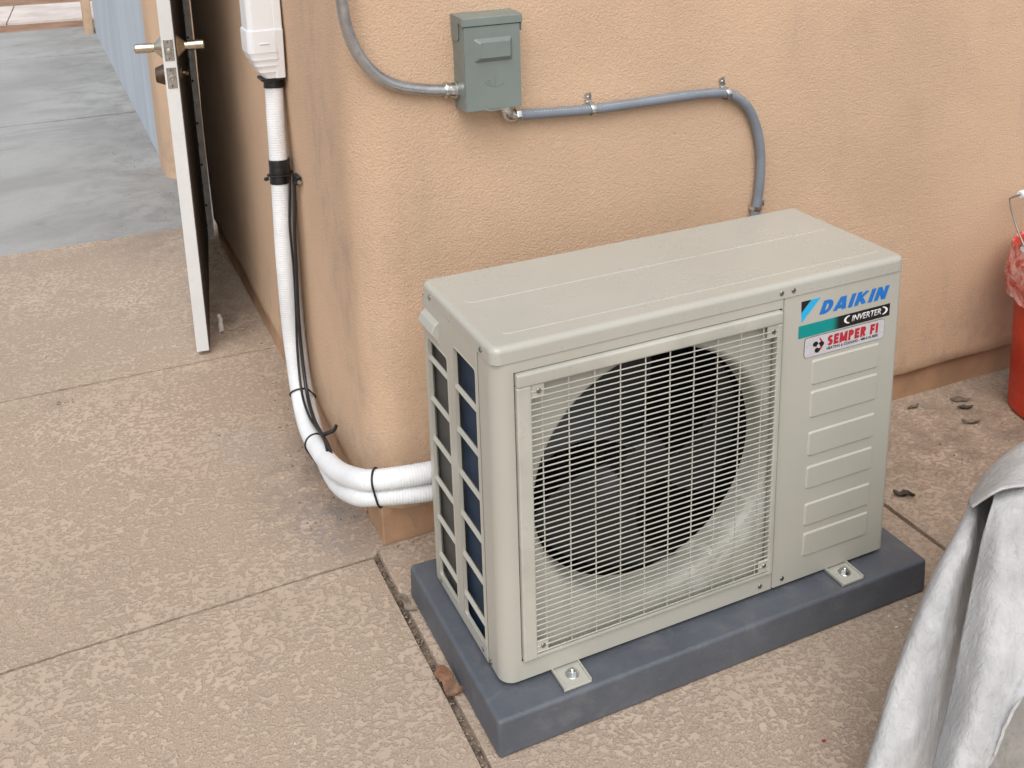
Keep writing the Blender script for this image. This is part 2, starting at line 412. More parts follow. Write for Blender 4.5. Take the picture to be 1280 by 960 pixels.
def plate_grid(bm, P, us, vs_, holes):
    """P(u, v) -> point; cells whose centre lies in a hole are left open"""
    g = {}
    def V(i, j):
        if (i, j) not in g: g[i, j] = bm.verts.new(P(us[i], vs_[j]))
        return g[i, j]
    for i in range(len(us) - 1):
        for j in range(len(vs_) - 1):
            cu, cv = (us[i] + us[i + 1]) / 2, (vs_[j] + vs_[j + 1]) / 2
            if any(a < cu < b and c < cv < d for a, b, c, d in holes): continue
            bm.faces.new((V(i, j), V(i + 1, j), V(i + 1, j + 1), V(i, j + 1)))
def solid(o, t, off=-1.):
    m = o.modifiers.new('thickness', 'SOLIDIFY'); m.thickness = t; m.offset = off
    if len(o.modifiers) > 1: o.modifiers.move(len(o.modifiers) - 1, 0)
    return o
def rrect(x0, x1, z0, z1, r, n=5):
    out = []
    for cx, cz, a in ((x1 - r, z1 - r, 0), (x0 + r, z1 - r, 90), (x0 + r, z0 + r, 180), (x1 - r, z0 + r, 270)):
        for k in range(n + 1): t = R(a + 90 * k / n); out.append((cx + r * math.cos(t), cz + r * math.sin(t)))
    return out
def text_bm(s, x0, x1, z0, z1, y, shear=0., bold=.0, depth=.0003):
    cu = bpy.data.curves.new('t', 'FONT'); cu.body = s; cu.shear = shear; cu.offset = bold; cu.extrude = 0.; cu.resolution_u = 4
    o = bpy.data.objects.new('t', cu); me = o.to_mesh()
    bm = nb(); bm.from_mesh(me); o.to_mesh_clear(); bpy.data.objects.remove(o); bpy.data.curves.remove(cu)
    xs = [v.co.x for v in bm.verts]; ys = [v.co.y for v in bm.verts]; a, b, c, d = min(xs), max(xs), min(ys), max(ys)
    for v in bm.verts: v.co = Vector((x0 + (v.co.x - a) / (b - a) * (x1 - x0), y, z0 + (v.co.y - c) / (d - c) * (z1 - z0)))
    r = bmesh.ops.extrude_face_region(bm, geom=list(bm.faces)); bmesh.ops.translate(bm, verts=[v for v in r['geom'] if isinstance(v, bmesh.types.BMVert)], vec=(0, -depth, 0))
    return bm

def arc(cx, cy, rx, ry, a0, a1, n=9): return [(cx + rx * math.cos(R(a0 + (a1 - a0) * k / n)), cy + ry * math.sin(R(a0 + (a1 - a0) * k / n))) for k in range(n + 1)]
def glyph(ch, t):
    """strokes of a bold sans capital, unit height; returns (width, strokes)"""
    e = t; m = .5
    if ch == 'I': return 2 * t, [[(t, 0), (t, 1)]]
    if ch == 'D': return .70, [[(t, 0), (t, 1)], [(t, 1 - e), (.28, 1 - e)] + arc(.30, .5, .70 - t - .30, .5 - e, 80, -80) + [(.28, e), (t, e)]]
    if ch == 'A': return .82, [[(t * .95, 0), (.41 - t * .35, 1)], [(.82 - t * .95, 0), (.41 + t * .35, 1)], [(.2, .27), (.62, .27)]]
    if ch == 'K': return .76, [[(t, 0), (t, 1)], [(t, .40), (.76 - t * 1.1, 1)], [(t * 2.1, .52), (.76 - t * .9, 0)]]
    if ch == 'N': return .74, [[(t, 0), (t, 1)], [(.74 - t, 0), (.74 - t, 1)], [(t, .98), (.74 - t, .02)]]
    if ch == 'S': return .60, [arc(.30, .74, .30 - t, .26 - e, 15, 180, 7) + arc(.30, .70, .30 - t, .19, 200, 255, 3) + arc(.30, .30, .30 - t, .19, 75, 20, 3) + arc(.30, .26, .30 - t, .26 - e, 0, -165, 7)]
    if ch == 'E': return .56, [[(t, 0), (t, 1)], [(t, 1 - e), (.56, 1 - e)], [(t, .5), (.52, .5)], [(t, e), (.56, e)]]
    if ch == 'F': return .54, [[(t, 0), (t, 1)], [(t, 1 - e), (.54, 1 - e)], [(t, .48), (.50, .48)]]
    if ch == 'M': return .90, [[(t, 0), (t, 1)], [(.90 - t, 0), (.90 - t, 1)], [(t, .97), (.45, .10)], [(.90 - t, .97), (.45, .10)]]
    if ch == 'P': return .62, [[(t, 0), (t, 1)], [(t, 1 - e), (.30, 1 - e)] + arc(.32, .70, .30 - t, .30 - e, 80, -80, 7) + [(.30, .40 + e), (t, .40 + e)]]
    if ch == 'R': return .66, [[(t, 0), (t, 1)], [(t, 1 - e), (.32, 1 - e)] + arc(.34, .71, .30 - t, .29 - e, 80, -80, 7) + [(.32, .42 + e), (t, .42 + e)], [(.32, .46), (.66 - t, 0)]]
    return .26, []
def block_text(txt, x0, x1, z0, z1, y, shear, t, gap):
    bm = nb(); pen = 0.; polys = []
    for ch in txt:
        w_, st = glyph(ch, t)
        for pts in st:
            P = [Vector(p) for p in pts]; q = []
            for i, p in enumerate(P):
                d1 = (p - P[i - 1]).normalized() if i else None; d2 = (P[i + 1] - p).normalized() if i < len(P) - 1 else None
                d = (d1 + d2).normalized() if d1 and d2 else (d1 or d2); n = Vector((-d.y, d.x)); k_ = t / max(.5, n.dot(Vector((-(d2 or d1).y, (d2 or d1).x))))
                q.append((p + n * k_, p - n * k_))
            for a, b in zip(q, q[1:]): polys.append([(v.x + pen, v.y) for v in (a[0], a[1], b[1], b[0])])
        pen += w_ + gap
    tot = pen - gap + shear
    for n_, poly in enumerate(polys):
        vv = [bm.verts.new((x0 + (px_ + shear * min(1, max(0, py_))) / tot * (x1 - x0), y - .0003 - n_ * 1.2e-6, z0 + min(1, max(0, py_)) * (z1 - z0))) for px_, py_ in poly]
        bm.faces.new(vv)
    return bm

# ================================================================== THE SETTING: ground, patio, driveway
bm = nb()
for (x, y) in ((-400, -400), (400, -400), (400, 900), (-400, 900)): bm.verts.new((x, y, -.03))
bm.faces.new(bm.verts); obj('ground', bm, 'dirt', None, 0, kind='structure')
bm = nb(); plate_grid(bm, lambda u, v: (u, v, -.011), [-2.9, -1.5, 0, 1.5, 3.0], [-3.9, -2, 0, .24], [])
plate_grid(bm, lambda u, v: (u, v, -.011), [-2.9, -1.5, -.02], [.241, 1.3, 2.52], [])
obj('joint_soil', bm, 'joint', None, 0, kind='structure')
patio = struct('patio')
def slab(poly, parent, mat, top=0., th=.10, bev=.004):
    bm = nb(); prism(bm, poly, Matrix.Translation((0, 0, top - th)), th)
    es = [e for e in bm.edges if all(abs(v.co.z - top) < 1e-5 for v in e.verts)]
    bmesh.ops.bevel(bm, geom=es, offset=bev, segments=2, affect='EDGES', profile=.6)
    return obj('slab', bm, mat, parent, 30)
j1 = lambda x: .2006 + .0189 * (x + .7612)
j2 = lambda x: 1.2838 - .0163 * (x + .7784)
def wob(a, b, n, amp, seed, axis):
    """slightly uneven joint line"""
    out = []
    for i in range(n + 1):
        t = i / n; p = [a[0] + (b[0] - a[0]) * t, a[1] + (b[1] - a[1]) * t]
        if 0 < i < n: p[1 - axis] += noise.noise(Vector((t * 23, seed, 0))) * amp
        out.append(tuple(p))
    return out
XL, YN = -3.0, -4.0
slab([(XL, YN), (-.0655, YN)] + wob((-.0655, -3.9), (-.0655, j1(-.066) - .004), 30, .003, 1, 1) + wob((-.0655, j1(-.066) - .004), (XL, j1(XL) - .004), 30, .003, 2, 0)[1:], patio, 'patio')
slab(wob((XL, j1(XL) + .003), (-.062, j1(-.062) + .003), 30, .003, 3, 0) + [(-.030, .245), (-.030, 1.0), (-.030, j2(-.03) - .004)] + wob((-.030, j2(-.03) - .004), (XL, j2(XL) - .004), 30, .003, 4, 0)[1:], patio, 'patio', -.0005)
slab(wob((XL, j2(XL) + .003), (-.030, j2(-.03) + .003), 30, .003, 5, 0) + [(-.030, 2.27), (.3, 2.27), (.3, 2.502), (XL, 2.496)], patio, 'patio')
slab(wob((-.0505, .238), (-.0505, YN), 40, .004, 6, 1) + [(.9805, YN), (.9805, .238)], patio, 'patio', .001)
slab([(.9925, YN), (3.1, YN), (3.1, .238), (.9925, .238)], patio, 'patio', -.001)
drive = struct('driveway')
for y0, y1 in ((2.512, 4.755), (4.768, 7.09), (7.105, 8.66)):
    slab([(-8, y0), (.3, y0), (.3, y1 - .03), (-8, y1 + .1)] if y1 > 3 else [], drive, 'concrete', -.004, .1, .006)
walk = struct('sidewalk')
for x0, x1 in ((-8, -.855), (-.845, 3), (3.01, 8)):
    slab([(x0, 9.36 - x0 * .10 - .11), (x1, 9.36 - x1 * .10 - .11), (x1 + .06, 10.75 - x1 * .1 - .11), (x0 + .06, 10.75 - x0 * .1 - .11)], walk, 'sidewalk', -.006, .1, .006)

# ================================================================== HOUSE with tan stucco (front wall, round corner, side wall, doorway)
A0 = Vector((-.0332, .2414, 0)); ANG = R(-.9823)
U = Vector((math.cos(ANG), math.sin(ANG), 0)); N = Vector((math.sin(ANG), -math.cos(ANG), 0))
def WP(s, off, z): return A0 + U * s + N * off + Vector((0, 0, z))
house = thing('stucco_house', (1.2, 1.4, 0), 'tan stucco house with rounded corner behind the outdoor cooling unit', 'house')
SX = -.045; RC = .080
path = [WP(3.1, .02, 0)]
s = 3.06
while s > RC - .012 + .02: path.append(WP(s, .02, 0)); s -= .04
f0 = WP(RC - .012, .02, 0); cc_ = Vector((SX + RC, f0.y + RC, 0))
for k in range(0, 9):
    t = R(-90 - 90 * k / 8); path.append(cc_ + Vector((math.cos(t) * RC, math.sin(t) * RC, 0)))
y = cc_.y + .03
while y < 2.27: path.append(Vector((SX, y, 0))); y += .04
path += [Vector((SX, 2.29, 0)), Vector((SX + .02, 2.31, 0)), Vector((.14, 2.31, 0))]
zs = [.0815, .086] + [.11 + .04 * i for i in range(62)] + [2.62]
bm = nb(); rows = []
for zi, z in enumerate(zs):
    row = []
    for i, p in enumerate(path):
        a = path[max(0, i - 1)]; b = path[min(len(path) - 1, i + 1)]; t = (b - a).normalized(); n = Vector((t.y, -t.x, 0)) * -1
        n = -n if (n.dot(Vector((-1, -1, 0))) < 0) else n
        q = Vector((p.x, p.y, z)); d = noise.fractal(Vector((q.x * 3 + q.y * 3, q.z * 3, 1.7)), .8, 2., 4) * .003
        if zi == 0: d -= .004; q.z += noise.noise(Vector((q.x * 12, q.y * 12, 4))) * .0035
        row.append(bm.verts.new(q + n * d))
    rows.append(row)
inner = [bm.verts.new((v.co.x * 1 + (.03 if v.co.x > -.04 or True else 0), v.co.y + .03, v.co.z + .002)) for v in rows[0]]
rows.insert(0, inner)
for a, b in zip(rows, rows[1:]):
    for i in range(len(path) - 1): bm.faces.new((a[i], a[i + 1], b[i + 1], b[i]))
obj('wall', bm, 'stucco', house, 60)
# foundation stem, slightly set back under the stucco
bm = nb(); box(bm, -.0332, 3.0, 0, .12, -.06, .095, .003, 1, frame_mx(A0 - U * -.0332 + Vector((0, 0, 0)), U, Vector((-U.y, U.x, 0)), Vector((0, 0, 1))))
box(bm, -.0335, .08, .372, 2.30, -.06, .094, .003, 1)
obj('foundation', bm, 'foundation', house, 30)
# far jamb with bullnose and the wall stub beyond the doorway
bm = nb(); poly = [(.30, 3.50), (-.112, 3.50), (-.112, 3.30)]
for k in range(1, 8): t = R(180 + 80 * k / 8); poly.append((-.112 + .14 + .14 * math.cos(t), 3.30 + .14 * math.sin(t)))
poly += [(.05, 3.152), (.30, 3.152)]
prism(bm, poly, Matrix.Translation((0, 0, -.02)), 2.65); obj('wall_end', bm, 'stucco', house, 40)
bm = nb(); box(bm, -.04, .14, 2.33, 3.15, 2.08, 2.62); obj('lintel', bm, 'stucco', house, 30)
bm = nb(); box(bm, 3.1, 3.2, .3, 8.2, -.02, 2.62); box(bm, .30, 3.1, 8.1, 8.2, -.02, 2.62); obj('rear_wall', bm, 'stucco', house, 30)
bm = nb(); box(bm, -.02, 3.2, .30, 8.2, 2.622, 2.78, .01); obj('roof', bm, 'stucco', house, 30)
fr = obj('door_frame', (lambda b: (box(b, -.092, -.047, 2.300, 2.332, 0, 2.06, .002, 1), b)[1])(nb()), 'hinge', house, 30)
bm = nb(); box(bm, -.0905, -.0645, 2.2965, 2.2995, .02, 2.03, .0008, 1); hl = obj('hinge_leaf', bm, 'hinge', house, 30)
bm = nb(); cyl(bm, (0, 0, 0), (0, -1, 0), .0042, .0035, 8); me = mesh_only(bm, 'screw_head', 'black')
for i in range(24): put('screw', me, hl, (-.072 + .006 * (i % 2), 2.2965, .06 + .08 * i))

# blue-grey wall along the driveway and the post at its end
bm = nb()
us = [3.505 + .2 * i for i in range(24)]; poly = []
P_ = lambda y, off: (-.098 - (y - 3.56) * .0067 + off, y)
mx = Matrix.Translation((0, 0, -.03))
prism(bm, [P_(3.505, 0), P_(3.505, .22), P_(8.06, .22), P_(8.06, 0)], mx, 2.45)
obj('garden_wall', bm, 'blue', None, 30, 'blue-grey painted wall with pale drips along the grey driveway', 'wall')
bm = nb(); box(bm, -.212, -.142, 8.10, 8.34, -.03, 2.2, .006, 2); obj('wall_post', bm, 'stucco', None, 30, 'narrow tan post at the far end of the blue-grey wall', 'post')

# ================================================================== DOOR, standing open
e0 = Vector((-.2385, 1.309, 0)); e1 = Vector((-.0905, 2.29, 0)); dd = (e1 - e0).normalized(); dl = (e1 - e0).length
DM = frame_mx(e0, dd, Vector((-dd.y, dd.x, 0)), Vector((0, 0, 1)))
door = thing('open_door', e0, 'white door standing open edge-on with lever handle and deadbolt', 'door')
bm = nb(); box(bm, 0, dl, -.0172, .018, .014, 2.03, .0025, 2, DM); leaf_o = obj('door_leaf', bm, 'door', door, 30)
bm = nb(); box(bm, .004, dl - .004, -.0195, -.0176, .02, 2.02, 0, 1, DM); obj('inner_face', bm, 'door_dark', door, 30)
def lever(sgn):
    bm = nb(); prof = [(0, 0), (.033, 0), (.031, .004), (.018, .016), (.0125, .022), (.0125, .028), (.0135, .030), (.0135, .070), (.011, .073), (0, .073)]
    lathe(bm, prof, DM @ axis_mx((.062, sgn * .0185, .902), (0, sgn, 0)), 24)
    return obj('door_handle', bm, 'brass', door, 35)
lever(1); lever(-1)
bm = nb(); box(bm, -.0018, .0005, -.0125, .0125, .873, .931, .0008, 1, DM); lp = obj('latch_plate', bm, 'plate', door, 30)
bm = nb(); lathe(bm, [(0, -.002), (.0075, -.002), (.0075, .004), (.006, .007), (0, .008)], DM @ axis_mx((-.001, 0, .900), (-1, 0, 0)), 16); obj('latch_bolt', bm, 'steel', lp)
bm = nb(); cyl(bm, (0, 0, 0), (-1, 0, 0), .003, .002, 8); sm = mesh_only(bm, 'plate_screw', 'screw_dark')
for z in (.880, .924): put('screw', sm, lp, DM @ Vector((-.0012, 0, z)))
bm = nb(); box(bm, -.0018, .0005, -.0125, .0125, .797, .855, .0008, 1, DM); lp = obj('deadbolt_plate', bm, 'plate', door, 30)
bm = nb(); lathe(bm, [(0, -.002), (.008, -.002), (.008, .0025), (.0055, .003), (.005, .001), (0, .001)], DM @ axis_mx((-.001, 0, .826), (-1, 0, 0)), 16); obj('bolt_end', bm, 'plate', lp)
for z in (.804, .848): put('screw', sm, lp, DM @ Vector((-.0012, 0, z)))
bm = nb(); lathe(bm, [(0, 0), (.029, 0), (.029, .004), (.021, .024), (.019, .026), (0, .026)], DM @ axis_mx((.060, .0185, .826), (0, 1, 0)), 24); obj('deadbolt_cylinder', bm, 'bronze', door)
bm = nb(); lathe(bm, [(0, 0), (.020, 0), (.018, .006), (.006, .008), (.006, .016), (0, .016)], DM @ axis_mx((.060, -.0195, .826), (0, -1, 0)), 20); box(bm, .045, .075, -.044, -.034, .822, .830, .001, 1, DM); obj('thumb_turn', bm, 'bronze', door)

# door stop on the floor behind the door
stop = thing('door_stop', (-.155, 1.46, 0), 'small rusty metal door stop on the floor behind the open door', 'door stop')
bm = nb(); box(bm, -.168, -.098, 1.432, 1.440, .001, .006, .001, 1); obj('base_strip', bm, 'pebble', stop)
bm = nb(); tube(bm, [Vector(p) for p in ((-.163, 1.452, .001), (-.164, 1.455, .02), (-.162, 1.462, .036), (-.165, 1.475, .045))], lambda i: .009 - .001 * i, 10); obj('hook', bm, 'chip', stop)

# ================================================================== AC UNIT
W_, D_, ZB, ZT = .795, .302, .0815, .679
FY = -D_; ZS = .652
ac = thing('air_conditioner', (W_ / 2, -D_ / 2, .0717), 'ivory outdoor air conditioning unit with wire fan grille on grey pad', 'air conditioner')
# front panel wraps the rounded left corner; opening behind the grille
RF = .024
uu = [('s', -.2427), ('s', -.2770)] + [('a', k) for k in range(9)] + [('f', RF + .001), ('f', .0330), ('f', .5290), ('f', .5315)]
def FP(i, z):
    k, v = uu[int(i)]
    if k == 's': return (0, v, z)
    if k == 'a': t = R(180 + 90 * v / 8); return (RF + RF * math.cos(t), FY + RF + RF * math.sin(t), z)
    return (v, FY, z)
bm = nb(); plate_grid(bm, FP, list(range(len(uu))), [ZB, .1178, .6335, ZS], [(len(uu) - 3, len(uu) - 2, .1178, .6335)])
fp = solid(obj('front_panel', bm, 'cab', ac, 35), .0015, -1)
# service panel on the right
uu2 = [('f', .5340), ('f', .5352), ('f', .7845)] + [('a2', k) for k in range(7)] + [('r', -.25), ('r', -.004)]
def SP(i, z):
    k, v = uu2[int(i)]
    if k == 'f': return (v, FY - (.0 if v > .5345 else -.004), z)
    if k == 'a2': t = R(270 + 90 * v / 6); return (.785 + .0095 * math.cos(t), FY + .0095 + .0095 * math.sin(t), z)
    return (.7945, v, z)
bm = nb(); plate_grid(bm, SP, list(range(len(uu2))), [ZB, ZS], [])
sp = solid(obj('service_panel', bm, 'cab', ac, 35), .0015, -1)
for z0, z1 in ((.4726, .5219), (.4086, .462), (.3326, .3823), (.2662, .3134), (.1897, .2376), (.1257, .1761)):
    bm = nb(); a = rrect(.5975, .7505, z0, z1, .005, 4); b = rrect(.6008, .7472, z0 + .0033, z1 - .0033, .0035, 4)
    va = [bm.verts.new((x, FY + .0005, z)) for x, z in a]; vb = [bm.verts.new((x, FY - .0026, z)) for x, z in b]
    n_ = len(va)
    for i in range(n_): bm.faces.new((va[i], va[(i + 1) % n_], vb[(i + 1) % n_], vb[i]))
    bm.faces.new(vb); obj('embossed_panel', bm, 'cab', sp, 20)
# left side louvre panel
c1 = [(.5455, .579), (.466, .5365), (.3865, .457), (.307, .3775), (.2275, .298), (.148, .2185), (.099, .139)]
c2 = [(.549, .616), (.4705, .541), (.391, .4625), (.3115, .383), (.232, .3035), (.1525, .224), (.105, .1445)]
ya, yb = (-.110, -.018), (-.235, -.143)
holes = [(ya[0], ya[1], a, b) for a, b in ((.099, .579),)] + [(yb[0], yb[1], a, b) for a, b in ((.105, .616),)]
bm = nb(); plate_grid(bm, lambda u, v: (0.0, u, v), [-.2427, -.235, -.143, -.110, -.018, 0.], [ZB, .099, .105, .579, .616, ZS], holes)
sidep = solid(obj('side_panel', bm, 'cab', ac, 30), .0018, 1)
# rims round the two columns of openings
for (y0, y1), (z0, z1) in ((ya, (.099, .579)), (yb, (.105, .616))):
    bm = nb(); o_ = rrect(y0 - .004, y1 + .004, z0 - .004, z1 + .004, .008, 4); i_ = rrect(y0 + .001, y1 - .001, z0 + .001, z1 - .001, .006, 4); n_ = len(o_)
    A_ = [bm.verts.new((.0004, a, b)) for a, b in o_]; B_ = [bm.verts.new((-.0022, (a * .6 + c * .4), (b * .6 + d * .4))) for (a, b), (c, d) in zip(o_, i_)]; C_ = [bm.verts.new((-.0022, a, b)) for a, b in i_]; E_ = [bm.verts.new((.004, a, b)) for a, b in i_]
    for p, q in ((A_, B_), (B_, C_), (C_, E_)):
        for i in range(n_): bm.faces.new((p[i], p[(i + 1) % n_], q[(i + 1) % n_], q[i]))
    obj('opening_rim', bm, 'cab', sidep, 50)
bm = nb(); box(bm, -.0042, .0042, -.0462, .0462, -.0016, .0016, .0006, 1); slat = mesh_only(bm, 'louvre_slat', 'cab')
for (y0, y1), rows_ in ((ya, c1), (yb, c2)):
    for (a, b), (c, d) in zip(rows_, rows_[1:]): put('slat', slat, sidep, (.0012, (y0 + y1) / 2, (a + d) / 2), (0, R(-62), 0))
bm = nb(); box(bm, .012, .016, -.128, -.004, .09, .60); obj('coil_end_plate', bm, 'coil_grey', ac, 30)
bm = nb(); box(bm, .012, .016, -.245, -.1285, .09, .63); obj('coil_fins', bm, 'coil_blue', ac, 30)
# sensor hood high on the side
bm = nb(); prism(bm, [(0, .588), (0, .632), (-.010, .6245), (-.0155, .612), (-.0155, .6095), (-.006, .600), (-.0025, .588)], frame_mx((0, -.078, 0), (1, 0, 0), (0, 0, 1), (0, 1, 0)), .066)
bmesh.ops.bevel(bm, geom=list(bm.edges), offset=.0008, segments=1, affect='EDGES'); obj('sensor_hood', bm, 'cab_top', ac, 30)
bm = nb(); box(bm, -.0012, .0008, -.088, -.006, .583, .638, .0006, 1); obj('sensor_plate', bm, 'cab', ac, 30)
# top panel
bm = nb(); box(bm, -.0022, .7965, FY - .0022, .0015, ZS, ZT)
ev = [e for e in bm.edges if abs(e.verts[0].co.z - e.verts[1].co.z) > .01]
bmesh.ops.bevel(bm, geom=ev, offset=.016, segments=5, affect='EDGES', profile=.5)
et = [e for e in bm.edges if all(v.co.z > ZT - 1e-5 for v in e.verts)]
bmesh.ops.bevel(bm, geom=et, offset=.010, segments=5, affect='EDGES', profile=.5)
top = obj('top_panel', bm, 'cab_top', ac, 40)
bm = nb(); tube(bm, [(.030, -.120, ZT - .0009), (.034, -.128, ZT - .0006), (.042, -.1315, ZT - .0006), (.76, -.1335, ZT - .0006), (.766, -.1335, ZT - .0018)], .0018, 8)
tube(bm, [(.0345, -.150, ZT - .0018), (.0345, -.156, ZT - .0006), (.0365, -.252, ZT - .0006), (.0385, -.2595, ZT - .0006), (.046, -.2625, ZT - .0006), (.762, -.2665, ZT - .0006), (.770, -.2665, ZT - .0018)], .0018, 8)
obj('pressed_rib', bm, 'cab_top', top, 60)
bm = nb(); box(bm, .022, .775, FY + .022, -.004, .0735, ZB - .001, .001, 1); obj('base_pan', bm, 'cab', ac, 30)
bm = nb(); box(bm, .004, .791, -.003, 0., ZB, ZS - .001); obj('rear_panel', bm, 'cab', ac, 30)
# fan chamber: black lining added, its colour standing in for the shade inside
CX, CZ = .294, .379
bm = nb()
for (x0, x1, y0, y1, z0, z1) in ((.018, .545, -.012, -.008, .083, .65), (.5405, .5445, -.285, -.012, .083, .65), (.018, .5405, -.285, -.012, .0835, .0875), (.018, .5405, -.285, -.012, .646, .650), (.0185, .0215, -.285, -.012, .0875, .646)): box(bm, x0, x1, y0, y1, z0, z1)
obj('black_shade_lining', bm, 'inside', ac, 30)
bm = nb()   # orifice plate with rolled ring
SEG = 72; sq = []
def sqpt(t):
    c, s_ = math.cos(t), math.sin(t); hx0, hx1, hz0, hz1 = .026 - CX, .530 - CX, .100 - CZ, .640 - CZ
    k = min([q for q in ((hx1 / c if c > 1e-9 else 9), (hx0 / c if c < -1e-9 else 9), (hz1 / s_ if s_ > 1e-9 else 9), (hz0 / s_ if s_ < -1e-9 else 9))]); return c * k, s_ * k
prof = [(None, -.2905), (.2350, -.2905), (.2320, -.2895), (.2280, -.2865), (.2245, -.2815), (.2220, -.2745), (.2212, -.265), (.2210, -.254), (.2210, -.236)]
angs = sorted([2 * math.pi * i / SEG for i in range(SEG)] + [math.atan2(b, a) % (2 * math.pi) for a in (.026 - CX, .530 - CX) for b in (.100 - CZ, .640 - CZ)])
rings = [[bm.verts.new(((CX + (sqpt(t)[0] if r is None else r * math.cos(t))), y, CZ + (sqpt(t)[1] if r is None else r * math.sin(t)))) for t in angs] for r, y in prof]
for A_, B_ in zip(rings, rings[1:]):
    for i in range(len(angs)): bm.faces.new((A_[i], A_[(i + 1) % len(angs)], B_[(i + 1) % len(angs)], B_[i]))
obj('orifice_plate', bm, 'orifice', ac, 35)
fanp = obj('fan', (lambda b: (lathe(b, [(0, .0), (.030, .0), (.044, -.006), (.048, -.016), (.048, -.06), (0, -.06)], axis_mx((CX, -.262, CZ), (0, -1, 0)), 32), b)[1])(nb()), 'fan', ac)
for k in range(3):
    bm = nb(); g = []
    for i in range(11):
        r = .044 + (.212 - .044) * i / 10; row = []
        for j in range(15):
            sp_ = (.95 + .55 * (i / 10)) ; t = k * 2 * math.pi / 3 + 1.62 + sp_ * (j / 14 - .35) + .35 * (i / 10) ** 2
            row.append(bm.verts.new((CX + r * math.cos(t), -.205 - .055 * (j / 14) * (1.1 - .3 * i / 10) + .012 * math.sin(j / 14 * math.pi), CZ + r * math.sin(t))))
        g.append(row)
    for a, b in zip(g, g[1:]):
        for j in range(14): bm.faces.new((a[j], a[j + 1], b[j + 1], b[j]))
    solid(obj('blade', bm, 'fan', fanp, 60), .003, 0)
bm = nb(); cyl(bm, (CX, -.19, CZ), (0, 1, 0), .055, .09, 24, .006); box(bm, CX - .09, CX - .07, -.10, -.09, .09, .645); box(bm, CX + .07, CX + .09, -.10, -.09, .09, .645); obj('fan_motor', bm, 'inside', ac)
# grille
GX0, GX1, GZ0, GZ1 = .0585, .5165, .1285, .6085
gr = obj('grille', (lambda b: (box(b, .0346, .5274, FY - .0085, FY + .006, .6085, .632, .0045, 3), b)[1])(nb()), 'grille', ac, 40)
for x0, x1 in ((.0346, .0590), (.5160, .5270)):
    bm = nb(); box(bm, x0, x1, FY - .0078, FY + .006, .1195, .6095, .0028, 3); obj('grille_side', bm, 'grille', gr, 40)
bm = nb(); box(bm, .052, .522, FY - .0060, FY + .002, .1195, .1255, .0012, 2); obj('grille_foot', bm, 'grille', gr, 40)
bm = nb(); lathe(bm, [(.00118, -(GX1 - GX0) / 2 - .001), (.00118, (GX1 - GX0) / 2 + .001)], Matrix.Rotation(R(90), 4, 'Y'), 6); hw = mesh_only(bm, 'grille_wire', 'grille', 80)
nW = 47; pz = (GZ1 - .010 - GZ0 - .002) / (nW - 1)
for i in range(nW): put('wire', hw, gr, ((GX0 + GX1) / 2, FY - .0062, GZ0 + .002 + pz * i))
bm = nb(); lathe(bm, [(.00125, -(GZ1 - GZ0) / 2 - .002), (.00125, (GZ1 - GZ0) / 2 + .001)], None, 6); vw = mesh_only(bm, 'grille_upright', 'grille', 80)
for i in range(10): put('upright', vw, gr, (GX0 + .0185 + .0458 * i, FY - .0044, (GZ0 + GZ1) / 2))
bm = nb(); cyl(bm, (0, 0, 0), (0, -1, 0), .0044, .002, 12, .0006); box(bm, -.0035, .0035, -.0023, -.0019, -.0006, .0006); box(bm, -.0006, .0006, -.0023, -.0019, -.0035, .0035); scr = mesh_only(bm, 'screw', 'screw')
for x, z in ((.0700, .5985), (.5070, .5985), (.0680, .1410), (.5070, .1425)):
    bm = nb(); box(bm, x - .011, x + .011, FY - .0062, FY - .0040, z - .011, z + .011, .0008, 1); cl = obj('corner_clip', bm, 'grille', gr, 30)
    put('screw', scr, cl, (x + .001, FY - .0062, z))
for x, z in ((.5247, .6625), (.5494, .6625)): put('screw', scr, top, (x, FY - .0020, z))
for x, z in ((.5057, .096), (.5547, .0955)): put('screw', scr, fp if x < .53 else sp, (x, FY, z))
for yy, z in ((-.040, .6610), (-.262, .6625), (-.024, .0885), (-.222, .0925), (-.252, .090)): put('screw', scr, top if z > .6 else sidep, (-.0022 if z > .6 else -.0004, yy, z), (0, 0, R(-90)))
# feet with bolts
for x in (.112, .682):
    bm = nb(); box(bm, x - .0255, x + .0255, -.347, -.262, .0722, .0775, .0018, 2); box(bm, x - .0255, x - .0225, -.347, -.285, .0730, .0815, .0012, 2); box(bm, x + .0225, x + .0255, -.347, -.285, .0730, .0812, .0012, 2)
    ft = obj('mounting_foot', bm, 'cab_top', ac, 35)
    bm = nb(); cyl(bm, (x + .002, -.322, .0775), (0, 0, 1), .0115, .0016, 24, .0005); lathe(bm, [(0, 0), (.0076, 0), (.0076, .005), (.0066, .0062), (0, .0062)], axis_mx((x + .002, -.322, .079), (0, 0, 1)), 6); cyl(bm, (x + .002, -.322, .085), (0, 0, 1), .0038, .004, 12, .0008)
    obj('bolt', bm, 'steel', ft, 35)
